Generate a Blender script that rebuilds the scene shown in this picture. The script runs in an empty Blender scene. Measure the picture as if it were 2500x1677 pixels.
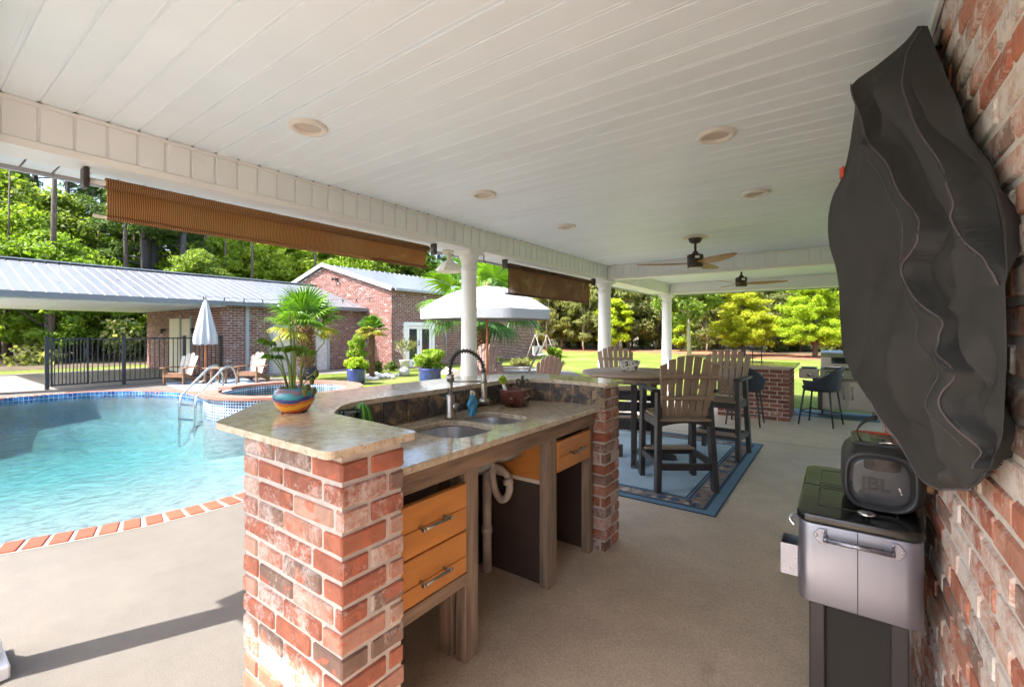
import bpy, bmesh, math, random
import numpy as np
from mathutils import Vector, Matrix, Euler

# ------------------------------------------------------------------ camera, sky, sun, exposure
scene = bpy.context.scene
COL = scene.collection
cam_data = bpy.data.cameras.new('camera')
cam = bpy.data.objects.new('camera', cam_data)
COL.objects.link(cam)
cam.location = (0, 0, 1.37)
cam.rotation_euler = (math.radians(90), 0, math.radians(35.7))
cam_data.sensor_width = 36
cam_data.lens = 15.955
cam_data.shift_y = -0.011
cam_data.clip_start = 0.02
cam_data.clip_end = 600
scene.camera = cam

SUN_AZ, SUN_EL = math.radians(24.5), math.radians(52)
LDIR = Vector((math.sin(SUN_AZ) * math.cos(SUN_EL), math.cos(SUN_AZ) * math.cos(SUN_EL), -math.sin(SUN_EL)))
world = bpy.data.worlds.new('World')
scene.world = world
world.use_nodes = True
wn = world.node_tree
bg = wn.nodes['Background']
sky = wn.nodes.new('ShaderNodeTexSky')
sky.sky_type = 'NISHITA'
sky.sun_disc = False
sky.sun_elevation = SUN_EL
sky.sun_rotation = math.atan2(-LDIR.x, -LDIR.y)
sky.air_density = 1.0
sky.dust_density = 3.0
sky.ozone_density = 1.0
wn.links.new(sky.outputs[0], bg.inputs[0])
bg.inputs[1].default_value = 0.115
sun_data = bpy.data.lights.new('sun', 'SUN')
sun_data.energy = 3.0
sun_data.angle = math.radians(0.53)
sun_data.color = (1.0, 0.97, 0.93)
sun = bpy.data.objects.new('sun', sun_data)
sun.rotation_euler = LDIR.to_track_quat('-Z', 'Y').to_euler()
sun.location = (-10, -20, 30)
COL.objects.link(sun)
scene.view_settings.view_transform = 'Standard'
scene.view_settings.look = 'None'
scene.view_settings.exposure = 2.35
scene.view_settings.gamma = 1.0
scene.cycles.use_denoising = True
scene.cycles.max_bounces = 8
scene.cycles.diffuse_bounces = 5
scene.cycles.glossy_bounces = 3
scene.cycles.transmission_bounces = 4
scene.cycles.transparent_max_bounces = 12
scene.cycles.use_adaptive_sampling = True
scene.cycles.adaptive_threshold = 0.04
scene.cycles.adaptive_min_samples = 16
scene.cycles.sample_clamp_indirect = 8.0
scene.cycles.caustics_reflective = False
scene.cycles.caustics_refractive = False

R = random.Random(7)
rad = math.radians

# ------------------------------------------------------------------ materials
MATS = {}
def nt(name):
    m = bpy.data.materials.new(name)
    m.use_nodes = True
    t = m.node_tree
    b = t.nodes['Principled BSDF']
    MATS[name] = m
    return m, t, b
def N(t, kind, **kw):
    n = t.nodes.new('ShaderNode' + kind)
    for k, v in kw.items():
        setattr(n, k, v)
    return n
def ramp(t, fac, stops, interp='LINEAR'):
    n = N(t, 'ValToRGB')
    cr = n.color_ramp
    cr.interpolation = interp
    while len(cr.elements) < len(stops):
        cr.elements.new(0.5)
    for e, (p, c) in zip(cr.elements, stops):
        e.position = p
        e.color = (c[0], c[1], c[2], 1) if not isinstance(c, (int, float)) else (c, c, c, 1)
    t.links.new(fac, n.inputs[0])
    return n.outputs[0]
def mix(t, fac, a, b, mode='MIX'):
    n = N(t, 'MixRGB', blend_type=mode)
    for i, v in enumerate((fac, a, b)):
        if isinstance(v, (int, float)):
            n.inputs[i].default_value = v if i == 0 else (v, v, v, 1)
        elif isinstance(v, tuple):
            n.inputs[i].default_value = (v[0], v[1], v[2], 1)
        else:
            t.links.new(v, n.inputs[i])
    return n.outputs[0]
def coords(t, scale=(1, 1, 1), obj_random=True, world=False, rot=None):
    if world:
        g = N(t, 'NewGeometry')
        src = g.outputs['Position']
    else:
        c = N(t, 'TexCoord')
        src = c.outputs['Object']
        if obj_random:
            oi = N(t, 'ObjectInfo')
            va = N(t, 'VectorMath', operation='SCALE')
            va.inputs[0].default_value = (37.1, 17.7, 53.3)
            t.links.new(oi.outputs['Random'], va.inputs['Scale'])
            ad = N(t, 'VectorMath', operation='ADD')
            t.links.new(src, ad.inputs[0]); t.links.new(va.outputs[0], ad.inputs[1])
            src = ad.outputs[0]
    mp = N(t, 'Mapping')
    mp.inputs['Scale'].default_value = scale
    if rot: mp.inputs['Rotation'].default_value = rot
    t.links.new(src, mp.inputs[0])
    return mp.outputs[0]
def noise(t, vec, scale, detail=6, rough=0.6, dist=0.0):
    n = N(t, 'TexNoise')
    n.inputs['Scale'].default_value = scale
    n.inputs['Detail'].default_value = detail
    n.inputs['Roughness'].default_value = rough
    n.inputs['Distortion'].default_value = dist
    t.links.new(vec, n.inputs['Vector'])
    return n.outputs[0]
def bump(t, b, h, strength, dist=0.01):
    n = N(t, 'Bump')
    n.inputs['Strength'].default_value = strength
    n.inputs['Distance'].default_value = dist
    t.links.new(h, n.inputs['Height'])
    t.links.new(n.outputs[0], b.inputs['Normal'])
def simple(name, col, rough=0.5, metal=0.0, var=0.18, scale=9, bmp=0.0, bscale=60, world=False, stretch=(1, 1, 1), rvar=0.1, objvar=0.0, bdist=0.004, spec=None, coat=0.0):
    m, t, b = nt(name)
    v = coords(t, stretch, world=world)
    f = noise(t, v, scale)
    lo = tuple(c * (1 - var) for c in col); hi = tuple(min(1, c * (1 + var)) for c in col)
    c = ramp(t, f, [(0.3, lo), (0.7, hi)])
    if objvar:
        oi = N(t, 'ObjectInfo')
        k = ramp(t, oi.outputs['Random'], [(0, 1 - objvar), (1, 1.0)])
        c = mix(t, 1.0, c, k, 'MULTIPLY')
    t.links.new(c, b.inputs['Base Color'])
    r = ramp(t, f, [(0.3, max(0.02, rough - rvar)), (0.7, min(1, rough + rvar))])
    t.links.new(r, b.inputs['Roughness'])
    b.inputs['Metallic'].default_value = metal
    if spec is not None: b.inputs['Specular IOR Level'].default_value = spec
    if coat: b.inputs['Coat Weight'].default_value = coat
    if bmp:
        bump(t, b, noise(t, v, bscale, 4), bmp, bdist)
    return m

def brick_mat(name, reds, wash, island=False, sc=1.0, washcol=(0.74, 0.70, 0.66), patch=(0.44, 0.135, 0.08), wmax=0.88):
    m, t, b = nt(name)
    v = coords(t, world=island)
    if island:
        g = N(t, 'NewGeometry'); rnd = g.outputs['Random Per Island']
    else:
        oi = N(t, 'ObjectInfo'); rnd = oi.outputs['Random']
    stops = [(i / len(reds), c) for i, c in enumerate(reds)]
    base = ramp(t, rnd, stops, 'CONSTANT')
    n1 = noise(t, v, 14 * sc, 8, 0.65)
    base = mix(t, 0.75, base, ramp(t, n1, [(0.25, 0.55), (0.75, 1.3)]), 'MULTIPLY')
    # darker, redder bare patches
    n3 = noise(t, v, 22 * sc, 3, 0.5, 0.6)
    base = mix(t, ramp(t, n3, [(0.58, 0.0), (0.63, 0.75)]), base, patch)
    n2 = noise(t, v, 9 * sc, 9, 0.72, 0.5)
    n4 = noise(t, v, 70 * sc, 5, 0.75)
    n2 = mix(t, 0.34, n2, n4)
    rr = N(t, 'Math', operation='FRACT')
    mm = N(t, 'Math', operation='MULTIPLY'); mm.inputs[1].default_value = 7.31
    t.links.new(rnd, mm.inputs[0]); t.links.new(mm.outputs[0], rr.inputs[0])
    ad = N(t, 'Math', operation='MULTIPLY_ADD'); ad.inputs[1].default_value = 0.30; 
    t.links.new(rr.outputs[0], ad.inputs[0]); t.links.new(n2, ad.inputs[2]); ad.inputs[1].default_value = 0.18
    w = ramp(t, ad.outputs[0], [(0.735 - wash * 0.26, 0.0), (0.825 - wash * 0.2, wmax)])
    base = mix(t, w, base, washcol)
    t.links.new(base, b.inputs['Base Color'])
    b.inputs['Roughness'].default_value = 0.88
    b.inputs['Specular IOR Level'].default_value = 0.25
    bump(t, b, mix(t, 0.5, n2, n1), 0.55, 0.006)
    return m

REDS = [(0.44, 0.165, 0.11), (0.55, 0.29, 0.215), (0.29, 0.19, 0.155), (0.48, 0.185, 0.12), (0.58, 0.36, 0.28), (0.41, 0.155, 0.105), (0.33, 0.215, 0.175), (0.52, 0.25, 0.175)]
brick_mat('whitewashed_brick', [tuple(k * .74 for k in c) for c in REDS], 0.56, washcol=(0.56, 0.50, 0.47), wmax=0.8)
brick_mat('wall_brick', REDS, 0.72)
brick_mat('wall_brick_mass', REDS, 0.72, island=True)
DARKR = [(0.20, 0.085, 0.07), (0.25, 0.115, 0.095), (0.17, 0.08, 0.07), (0.23, 0.105, 0.085), (0.21, 0.11, 0.095), (0.28, 0.15, 0.125)]
brick_mat('island_brick', [(0.22, 0.085, 0.06), (0.27, 0.11, 0.08), (0.17, 0.075, 0.06), (0.30, 0.14, 0.10)], 0.12)
brick_mat('building_brick', DARKR, 0.20, island=False, sc=0.6, patch=(0.22, 0.09, 0.075))
brick_mat('building_brick_mass', DARKR, 0.20, island=True, sc=0.6, patch=(0.22, 0.09, 0.075))
simple('mortar_wall', (0.70, 0.65, 0.60), 0.95, var=0.12, scale=25, bmp=0.6, bscale=120)
simple('mortar', (0.50, 0.455, 0.42), 0.95, var=0.12, scale=25, bmp=0.6, bscale=120)
simple('mortar_grey', (0.62, 0.56, 0.52), 0.95, var=0.12, scale=8, bmp=0.3)
simple('vinyl', (0.78, 0.87, 0.94), 0.42, var=0.035, scale=2.2, objvar=0.04)
simple('vinyl_beam', (0.82, 0.835, 0.84), 0.42, var=0.04, scale=3, objvar=0.03)
simple('vinyl_trim', (0.82, 0.815, 0.80), 0.4, var=0.04, scale=4)
simple('gap_dark', (0.16, 0.12, 0.09), 0.9, var=0.3)
simple('white_paint', (0.80, 0.80, 0.80), 0.35, var=0.03, scale=3)
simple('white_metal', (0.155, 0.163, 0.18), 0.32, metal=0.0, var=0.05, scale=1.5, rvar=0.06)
simple('white_metal_trim', (0.37, 0.38, 0.40), 0.4, var=0.04)
simple('white_fabric', (0.30, 0.31, 0.32), 0.9, var=0.03, scale=6, bmp=0.15, bscale=9, bdist=0.03)
simple('black_metal', (0.025, 0.027, 0.033), 0.45, var=0.2)
simple('dark_bronze', (0.055, 0.042, 0.035), 0.4, metal=0.3, var=0.15)
simple('charcoal_poly', (0.028, 0.025, 0.027), 0.5, var=0.2, scale=20, stretch=(1, 1, 0.2))
simple('taupe_poly', (0.30, 0.215, 0.152), 0.55, var=0.12, scale=16, stretch=(1, 1, 0.12), objvar=0.12, bmp=0.1, bscale=90)
simple('mauve_poly', (0.24, 0.15, 0.13), 0.55, var=0.14, scale=14, stretch=(1, 1, 0.15), objvar=0.15)
simple('teak_poly', (0.24, 0.12, 0.062), 0.55, var=0.18, scale=14, stretch=(1, 1, 0.3), objvar=0.1)
simple('sand_poly', (0.46, 0.43, 0.36), 0.55, var=0.08, scale=12)
simple('maple', (0.60, 0.255, 0.07), 0.38, var=0.16, scale=5, stretch=(1, 0.35, 3.0), rvar=0.08, objvar=0.1)
simple('raw_wood', (0.25, 0.185, 0.135), 0.8, var=0.45, scale=7, stretch=(4, 4, 0.35), bmp=0.4, bscale=30)
simple('raw_wood_h', (0.23, 0.16, 0.11), 0.8, var=0.5, scale=7, stretch=(4, 0.35, 4), bmp=0.4, bscale=30)
simple('dark_board', (0.05, 0.035, 0.028), 0.75, var=0.3, scale=6)
simple('steel', (0.72, 0.72, 0.73), 0.32, metal=1.0, var=0.03, scale=3, rvar=0.02)
simple('brushed_nickel', (0.42, 0.40, 0.37), 0.34, metal=1.0, var=0.1, scale=30)
simple('chrome', (0.72, 0.72, 0.72), 0.12, metal=1.0, var=0.03)
simple('pvc', (0.58, 0.545, 0.49), 0.45, var=0.2, scale=12)
simple('silver_cooler', (0.27, 0.28, 0.34), 0.33, metal=0.8, var=0.05, scale=4)
simple('black_gloss', (0.012, 0.013, 0.012), 0.09, var=0.1)
simple('dark_plastic', (0.022, 0.023, 0.027), 0.42, var=0.15, bmp=0.15, bscale=300)
simple('grey_plastic', (0.055, 0.057, 0.066), 0.33, var=0.1)
simple('black_fabric', (0.022, 0.021, 0.019), 0.88, var=0.3, scale=5, bmp=0.25, bscale=240)
simple('cover_fabric', (0.034, 0.033, 0.032), 0.8, var=0.22, scale=4, bmp=0.3, bscale=420, bdist=0.002)
simple('piping', (0.105, 0.085, 0.095), 0.6, var=0.2)
simple('red_orange', (0.60, 0.06, 0.02), 0.5)
simple('navy', (0.016, 0.02, 0.036), 0.55, var=0.15)
simple('wood_blade', (0.40, 0.19, 0.05), 0.4, var=0.2, scale=10, stretch=(0.3, 4, 4))
simple('umbrella_wood', (0.45, 0.16, 0.05), 0.45, var=0.15)
simple('opal', (0.75, 0.75, 0.72), 0.3, var=0.02)
simple('lens_beige', (0.56, 0.49, 0.41), 0.5, var=0.05)
simple('cream', (0.72, 0.67, 0.56), 0.5, var=0.06)
simple('recess', (0.74, 0.70, 0.64), 0.5, var=0.05)
simple('white_pot', (0.50, 0.48, 0.45), 0.5, var=0.08)
simple('grey_pot', (0.36, 0.33, 0.29), 0.6, var=0.1)
simple('blue_glaze', (0.03, 0.045, 0.18), 0.12, var=0.5, scale=10, stretch=(3, 3, 0.6), coat=0.6)
simple('soil', (0.055, 0.04, 0.03), 0.95, var=0.4, scale=40, bmp=0.8, bscale=60, bdist=0.02)
simple('bark', (0.13, 0.10, 0.085), 0.9, var=0.4, scale=6, stretch=(3, 3, 0.5), bmp=0.9, bscale=10, bdist=0.05)
simple('bark_purple', (0.105, 0.09, 0.105), 0.9, var=0.35, scale=6, stretch=(3, 3, 0.5), bmp=0.9, bscale=10, bdist=0.05)
simple('bark_pale', (0.36, 0.31, 0.25), 0.9, var=0.25, scale=6, stretch=(2, 2, 0.5), bmp=0.4, bscale=14, bdist=0.03)
simple('palm_trunk', (0.21, 0.12, 0.065), 0.9, var=0.5, scale=12, bmp=0.9, bscale=18, bdist=0.03)
simple('palm_fibre', (0.30, 0.17, 0.085), 0.9, var=0.5, scale=14, objvar=0.4)
simple('stone_white', (0.62, 0.60, 0.56), 0.9, var=0.15, scale=12, bmp=0.6, bscale=10, bdist=0.03)
simple('red_pot', (0.105, 0.026, 0.018), 0.3, var=0.2, coat=0.4)
simple('ink_white', (0.7, 0.66, 0.6), 0.7, var=0.05)
simple('sponge_green', (0.45, 0.62, 0.05), 0.9, var=0.2, scale=30, bmp=0.5)
simple('white_plastic', (0.72, 0.74, 0.74), 0.35, var=0.04)
simple('grill_steel', (0.40, 0.38, 0.36), 0.36, metal=1.0, var=0.02, scale=1.5, rvar=0.02)
simple('umbrella_cloth', (0.46, 0.47, 0.48), 0.9, var=0.03, scale=6, bmp=0.15, bscale=9, bdist=0.03)
simple('pool_rail', (0.62, 0.62, 0.62), 0.2, metal=1.0, var=0.04)
simple('blue_cloth', (0.10, 0.42, 0.72), 0.8, var=0.25, scale=30)
simple('slate_blue', (0.32, 0.42, 0.49), 0.95, var=0.08, scale=4, bmp=0.4, bscale=400)
simple('rug_edge', (0.022, 0.05, 0.088), 0.95, var=0.15, scale=6)
simple('rug_band', (0.11, 0.20, 0.28), 0.95, var=0.12, scale=6, bmp=0.3, bscale=400)
simple('mat_blue', (0.30, 0.37, 0.47), 0.95, var=0.12, scale=3)
simple('grill_mat', (0.10, 0.16, 0.19), 0.8, var=0.1)
simple('coping_brick', (0.30, 0.062, 0.027), 0.85, var=0.18, scale=20, objvar=0.22, bmp=0.3, bscale=80)
simple('coping_brick_far', (0.32, 0.135, 0.095), 0.85, var=0.2, scale=20, objvar=0.2, bmp=0.3, bscale=80)
simple('coping_grout', (0.38, 0.34, 0.29), 0.95, var=0.1)
simple('mulch_red', (0.30, 0.115, 0.055), 0.98, var=0.45, scale=5, world=True, bmp=1.0, bscale=9, bdist=0.06)
simple('forest_floor', (0.09, 0.065, 0.035), 0.98, var=0.45, scale=2, world=True, bmp=1.0, bscale=6, bdist=0.06)
simple('concrete_drive', (0.235, 0.21, 0.18), 0.95, var=0.1, scale=0.7, world=True, bmp=0.2, bscale=40)
simple('path_pink', (0.50, 0.37, 0.29), 0.95, var=0.12, scale=3, world=True, bmp=0.3, bscale=30)
# --- special materials
def granite():
    m, t, b = nt('granite')
    v = coords(t, world=True)
    n1 = noise(t, v, 26, 8, 0.7, 0.4)
    n2 = noise(t, coords(t, (1.0, 0.45, 1.0), world=True), 75, 5, 0.7, 0.8)
    c = ramp(t, n1, [(0.30, (0.33, 0.25, 0.17)), (0.46, (0.53, 0.44, 0.32)), (0.58, (0.62, 0.545, 0.43)), (0.72, (0.70, 0.65, 0.56))])
    c = mix(t, ramp(t, n2, [(0.59, 0.0), (0.66, 0.85)]), c, (0.075, 0.06, 0.05))
    n3 = noise(t, v, 190, 2, 0.5)
    c = mix(t, ramp(t, n3, [(0.62, 0.0), (0.72, 0.55)]), c, (0.12, 0.09, 0.07))
    t.links.new(c, b.inputs['Base Color'])
    b.inputs['Roughness'].default_value = 0.16
    b.inputs['Coat Weight'].default_value = 0.3
    b.inputs['Coat Roughness'].default_value = 0.06
    # unpolished broken edge: rougher where the face is not level
    g = N(t, 'NewGeometry'); sp = N(t, 'SeparateXYZ'); t.links.new(g.outputs['Normal'], sp.inputs[0])
    t.links.new(ramp(t, sp.outputs['Z'], [(0.6, 0.45), (0.95, 0.13)]), b.inputs['Roughness'])
    bump(t, b, n2, 0.05, 0.002)
granite()
def slate():
    m, t, b = nt('slate_tile')
    v = coords(t)
    n1 = noise(t, v, 11, 7, 0.62, 1.2)
    n2 = noise(t, v, 30, 5, 0.6)
    c = ramp(t, n1, [(0.40, (0.045, 0.043, 0.046)), (0.50, (0.09, 0.075, 0.06)), (0.56, (0.24, 0.165, 0.095)), (0.68, (0.30, 0.22, 0.14))])
    c = mix(t, 0.5, c, ramp(t, n2, [(0.3, 0.5), (0.7, 1.3)]), 'MULTIPLY')
    t.links.new(c, b.inputs['Base Color'])
    b.inputs['Roughness'].default_value = 0.6
    bump(t, b, n1, 0.5, 0.01)
slate()
def deck():
    m, t, b = nt('deck_concrete')
    v = coords(t, world=True)
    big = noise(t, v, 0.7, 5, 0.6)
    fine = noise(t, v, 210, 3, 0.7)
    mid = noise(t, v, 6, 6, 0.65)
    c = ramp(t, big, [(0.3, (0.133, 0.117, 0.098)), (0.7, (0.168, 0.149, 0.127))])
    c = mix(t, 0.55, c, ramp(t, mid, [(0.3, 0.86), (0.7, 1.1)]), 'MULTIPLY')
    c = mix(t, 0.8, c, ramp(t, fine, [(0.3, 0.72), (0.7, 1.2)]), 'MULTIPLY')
    t.links.new(c, b.inputs['Base Color'])
    b.inputs['Roughness'].default_value = 0.9
    b.inputs['Specular IOR Level'].default_value = 0.3
    bump(t, b, fine, 0.6, 0.004)
deck()
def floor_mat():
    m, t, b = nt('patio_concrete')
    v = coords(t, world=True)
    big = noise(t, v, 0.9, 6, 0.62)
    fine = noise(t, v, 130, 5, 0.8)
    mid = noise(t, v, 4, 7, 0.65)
    c = ramp(t, big, [(0.3, (0.50, 0.405, 0.305)), (0.7, (0.64, 0.525, 0.41))])  # browner coating and dirt, with warm bounce light put into the colour
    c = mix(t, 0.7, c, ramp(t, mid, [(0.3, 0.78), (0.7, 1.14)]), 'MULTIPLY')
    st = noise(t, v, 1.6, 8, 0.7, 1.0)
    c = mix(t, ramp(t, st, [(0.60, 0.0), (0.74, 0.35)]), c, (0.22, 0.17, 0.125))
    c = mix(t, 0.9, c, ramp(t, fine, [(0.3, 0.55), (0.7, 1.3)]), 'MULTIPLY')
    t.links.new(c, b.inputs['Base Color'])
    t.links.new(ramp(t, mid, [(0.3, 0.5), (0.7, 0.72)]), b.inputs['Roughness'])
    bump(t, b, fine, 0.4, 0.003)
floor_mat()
def lawn():
    m, t, b = nt('lawn_grass')
    v = coords(t, world=True)
    big = noise(t, v, 0.4, 8, 0.68)
    mid = noise(t, v, 3.0, 8, 0.75)
    fine = noise(t, v, 28, 6, 0.8)
    c = ramp(t, big, [(0.30, (0.12, 0.165, 0.026)), (0.48, (0.165, 0.21, 0.038)), (0.60, (0.22, 0.24, 0.07)), (0.74, (0.29, 0.28, 0.12))])
    c = mix(t, 0.7, c, ramp(t, mid, [(0.3, 0.75), (0.7, 1.2)]), 'MULTIPLY')
    c = mix(t, 0.9, c, ramp(t, fine, [(0.3, 0.55), (0.7, 1.3)]), 'MULTIPLY')
    t.links.new(c, b.inputs['Base Color'])
    b.inputs['Roughness'].default_value = 0.95
    b.inputs['Specular IOR Level'].default_value = 0.1
    bump(t, b, fine, 1.0, 0.03)
lawn()
def leaf(name, cols, trans=0.52, rough=0.55, spec=0.3):
    m, t, b = nt(name)
    g = N(t, 'NewGeometry'); oi = N(t, 'ObjectInfo')
    c = ramp(t, g.outputs['Random Per Island'], [(i / max(1, len(cols) - 1), c) for i, c in enumerate(cols)])
    k = ramp(t, oi.outputs['Random'], [(0, (0.8, 0.85, 0.8)), (0.5, (1, 1, 1)), (1, (1.18, 1.08, 0.9))])
    c = mix(t, 1.0, c, k, 'MULTIPLY')
    t.links.new(c, b.inputs['Base Color'])
    b.inputs['Roughness'].default_value = rough
    b.inputs['Specular IOR Level'].default_value = spec
    tr = N(t, 'BsdfTranslucent')
    cc = mix(t, 1.0, c, (1.25, 1.3, 0.6), 'MULTIPLY')
    t.links.new(cc, tr.inputs[0])
    ms = N(t, 'MixShader'); ms.inputs[0].default_value = trans
    t.links.new(b.outputs[0], ms.inputs[1]); t.links.new(tr.outputs[0], ms.inputs[2])
    out = [n for n in t.nodes if n.type == 'OUTPUT_MATERIAL'][0]
    t.links.new(ms.outputs[0], out.inputs[0])
leaf('leaf_mid', [(0.10, 0.17, 0.03), (0.15, 0.23, 0.04), (0.20, 0.29, 0.055), (0.28, 0.35, 0.08)])
leaf('leaf_bright', [(0.14, 0.23, 0.025), (0.20, 0.31, 0.03), (0.27, 0.38, 0.045), (0.35, 0.43, 0.08)])
leaf('leaf_dark', [(0.07, 0.12, 0.03), (0.10, 0.16, 0.04), (0.14, 0.20, 0.055), (0.19, 0.25, 0.075)])
leaf('leaf_dull', [(0.09, 0.12, 0.035), (0.16, 0.19, 0.06), (0.24, 0.26, 0.10), (0.32, 0.32, 0.16)])
leaf('leaf_rust', [(0.17, 0.15, 0.045), (0.22, 0.22, 0.07), (0.22, 0.26, 0.08), (0.30, 0.30, 0.13)])
leaf('leaf_yellow', [(0.24, 0.29, 0.014), (0.34, 0.39, 0.02), (0.42, 0.45, 0.03), (0.50, 0.50, 0.06)], 0.45)
leaf('leaf_lime', [(0.22, 0.33, 0.015), (0.34, 0.45, 0.02), (0.45, 0.54, 0.03)], 0.45)
leaf('needle', [(0.08, 0.14, 0.035), (0.12, 0.19, 0.045), (0.17, 0.25, 0.06)], 0.35)
leaf('palm_leaf', [(0.065, 0.155, 0.012), (0.11, 0.23, 0.016), (0.15, 0.29, 0.025)], 0.35, 0.4, 0.5)
leaf('palm_leaf_dark', [(0.035, 0.10, 0.02), (0.055, 0.14, 0.025), (0.09, 0.19, 0.03)], 0.3, 0.4, 0.5)
leaf('palm_leaf_gold', [(0.16, 0.24, 0.015), (0.30, 0.34, 0.025), (0.42, 0.30, 0.04)], 0.35, 0.45, 0.4)
leaf('stem_green', [(0.15, 0.21, 0.05), (0.20, 0.26, 0.075)], 0.1)
leaf('grass_blade', [(0.10, 0.17, 0.02), (0.17, 0.25, 0.03), (0.24, 0.31, 0.05), (0.32, 0.34, 0.10)], 0.3)

def glossmix(name, tint, rough, ior=1.33, bscale=None, bstr=0.1, bdist=0.02, vol=None):
    m, t, b = nt(name)
    t.nodes.remove(b)
    out = [n for n in t.nodes if n.type == 'OUTPUT_MATERIAL'][0]
    tr = N(t, 'BsdfTransparent'); tr.inputs[0].default_value = (*tint, 1)
    gl = N(t, 'BsdfGlossy'); gl.inputs['Roughness'].default_value = rough
    fr = N(t, 'Fresnel'); fr.inputs[0].default_value = ior
    ms = N(t, 'MixShader')
    if bscale:
        v = coords(t, (1, 1, 1), world=True)
        h = noise(t, v, bscale, 4, 0.6, 1.5)
        bp = N(t, 'Bump'); bp.inputs['Strength'].default_value = bstr; bp.inputs['Distance'].default_value = bdist
        t.links.new(h, bp.inputs['Height'])
        t.links.new(bp.outputs[0], gl.inputs['Normal']); t.links.new(bp.outputs[0], fr.inputs['Normal'])
    t.links.new(fr.outputs[0], ms.inputs[0]); t.links.new(tr.outputs[0], ms.inputs[1]); t.links.new(gl.outputs[0], ms.inputs[2])
    t.links.new(ms.outputs[0], out.inputs[0])
    if vol:
        va = N(t, 'VolumeAbsorption'); va.inputs[0].default_value = (*vol[0], 1); va.inputs[1].default_value = vol[1]
        t.links.new(va.outputs[0], out.inputs['Volume'])
    return m
glossmix('pool_water', (0.93, 0.97, 0.98), 0.05, 1.33, 4.5, 0.5, 0.06, ((0.0, 0.78, 0.81), 0.205))
glossmix('spa_water', (0.55, 0.86, 0.80), 0.03, 1.33, 7.0, 0.4, 0.03)
glossmix('clear_glass', (0.88, 0.92, 0.92), 0.02, 1.45)
glossmix('falling_water', (0.86, 0.93, 0.97), 0.15, 1.4, 30, 0.8, 0.02)
def window_glass():
    m, t, b = nt('window_glass')
    b.inputs['Base Color'].default_value = (0.02, 0.028, 0.03, 1); b.inputs['Roughness'].default_value = 0.04
window_glass()
def plaster():
    m, t, b = nt('pool_plaster')
    v = coords(t, world=True)
    # rippling light seen through the surface is left to the water; this is the mottled plaster itself
    n1 = noise(t, v, 2.2, 5, 0.6, 1.8); n2 = noise(t, v, 9, 4, 0.6, 2.5)
    c = ramp(t, n1, [(0.3, (0.225, 0.24, 0.235)), (0.7, (0.28, 0.29, 0.285))])
    vo = N(t, 'TexVoronoi', feature='DISTANCE_TO_EDGE'); vo.inputs['Scale'].default_value = 3.2
    ds = N(t, 'MixRGB'); ds.inputs[0].default_value = 0.12
    t.links.new(v, ds.inputs[1])
    nz = N(t, 'TexNoise'); nz.inputs['Scale'].default_value = 3; t.links.new(v, nz.inputs['Vector']); t.links.new(nz.outputs['Color'], ds.inputs[2])
    c = mix(t, 0.35, c, ramp(t, n2, [(0.3, 0.85), (0.7, 1.12)]), 'MULTIPLY')
    t.links.new(c, b.inputs['Base Color']); b.inputs['Roughness'].default_value = 0.9
plaster()
def tiles(name, scale, cols, grout, axis='z', sm=0.06):
    m, t, b = nt(name)
    uv = N(t, 'UVMap')
    br = N(t, 'TexBrick', offset=0.0, squash=1.0)
    br.inputs['Scale'].default_value = 1.0
    br.inputs['Brick Width'].default_value = scale; br.inputs['Row Height'].default_value = scale
    br.inputs['Mortar Size'].default_value = scale * sm; br.inputs['Mortar Smooth'].default_value = 0.1
    br.inputs['Color1'].default_value = (*cols[0], 1); br.inputs['Color2'].default_value = (*cols[1], 1); br.inputs['Mortar'].default_value = (*grout, 1)
    t.links.new(uv.outputs[0], br.inputs['Vector'])
    c = br.outputs[0]
    n1 = noise(t, uv.outputs[0], 1.2 / scale * 0.25, 2, 0.5)
    c = mix(t, 0.8, c, ramp(t, n1, [(0.35, 0.5), (0.65, 1.4)]), 'MULTIPLY')
    t.links.new(c, b.inputs['Base Color']); b.inputs['Roughness'].default_value = 0.18
    bump(t, b, br.outputs['Fac'], -0.4, 0.004)
tiles('waterline_tile', 0.075, ((0.01, 0.045, 0.20), (0.05, 0.20, 0.42)), (0.35, 0.45, 0.52))
tiles('spa_tile', 0.052, ((0.012, 0.04, 0.16), (0.05, 0.13, 0.30)), (0.66, 0.70, 0.72), sm=0.14)
def shade_fabric(name, col, trans):
    m, t, b = nt(name)
    v = coords(t, obj_random=False)
    w = N(t, 'TexWave', bands_direction='Y'); w.inputs['Scale'].default_value = 34; w.inputs['Distortion'].default_value = 1.2; w.inputs['Detail'].default_value = 2
    w.inputs['Detail Scale'].default_value = 0.6
    t.links.new(v, w.inputs['Vector'])
    c = mix(t, 0.85, col, ramp(t, w.outputs[1], [(0.2, 0.38), (0.8, 1.5)]), 'MULTIPLY')
    t.links.new(c, b.inputs['Base Color']); b.inputs['Roughness'].default_value = 0.85
    tl = N(t, 'BsdfTranslucent'); t.links.new(mix(t, 1.0, c, (1.5, 1.3, 1.0), 'MULTIPLY'), tl.inputs[0])
    tp = N(t, 'BsdfTransparent')
    m1 = N(t, 'MixShader'); m1.inputs[0].default_value = 0.62
    t.links.new(b.outputs[0], m1.inputs[1]); t.links.new(tl.outputs[0], m1.inputs[2])
    m2 = N(t, 'MixShader')
    n1 = noise(t, v, 5, 3, 0.5)
    t.links.new(ramp(t, n1, [(0.45, trans * 0.6), (0.75, trans * 1.8)]), m2.inputs[0])
    t.links.new(m1.outputs[0], m2.inputs[1]); t.links.new(tp.outputs[0], m2.inputs[2])
    out = [n for n in t.nodes if n.type == 'OUTPUT_MATERIAL'][0]
    t.links.new(m2.outputs[0], out.inputs[0])
shade_fabric('shade_tan', (0.34, 0.205, 0.10), 0.13)
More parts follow.
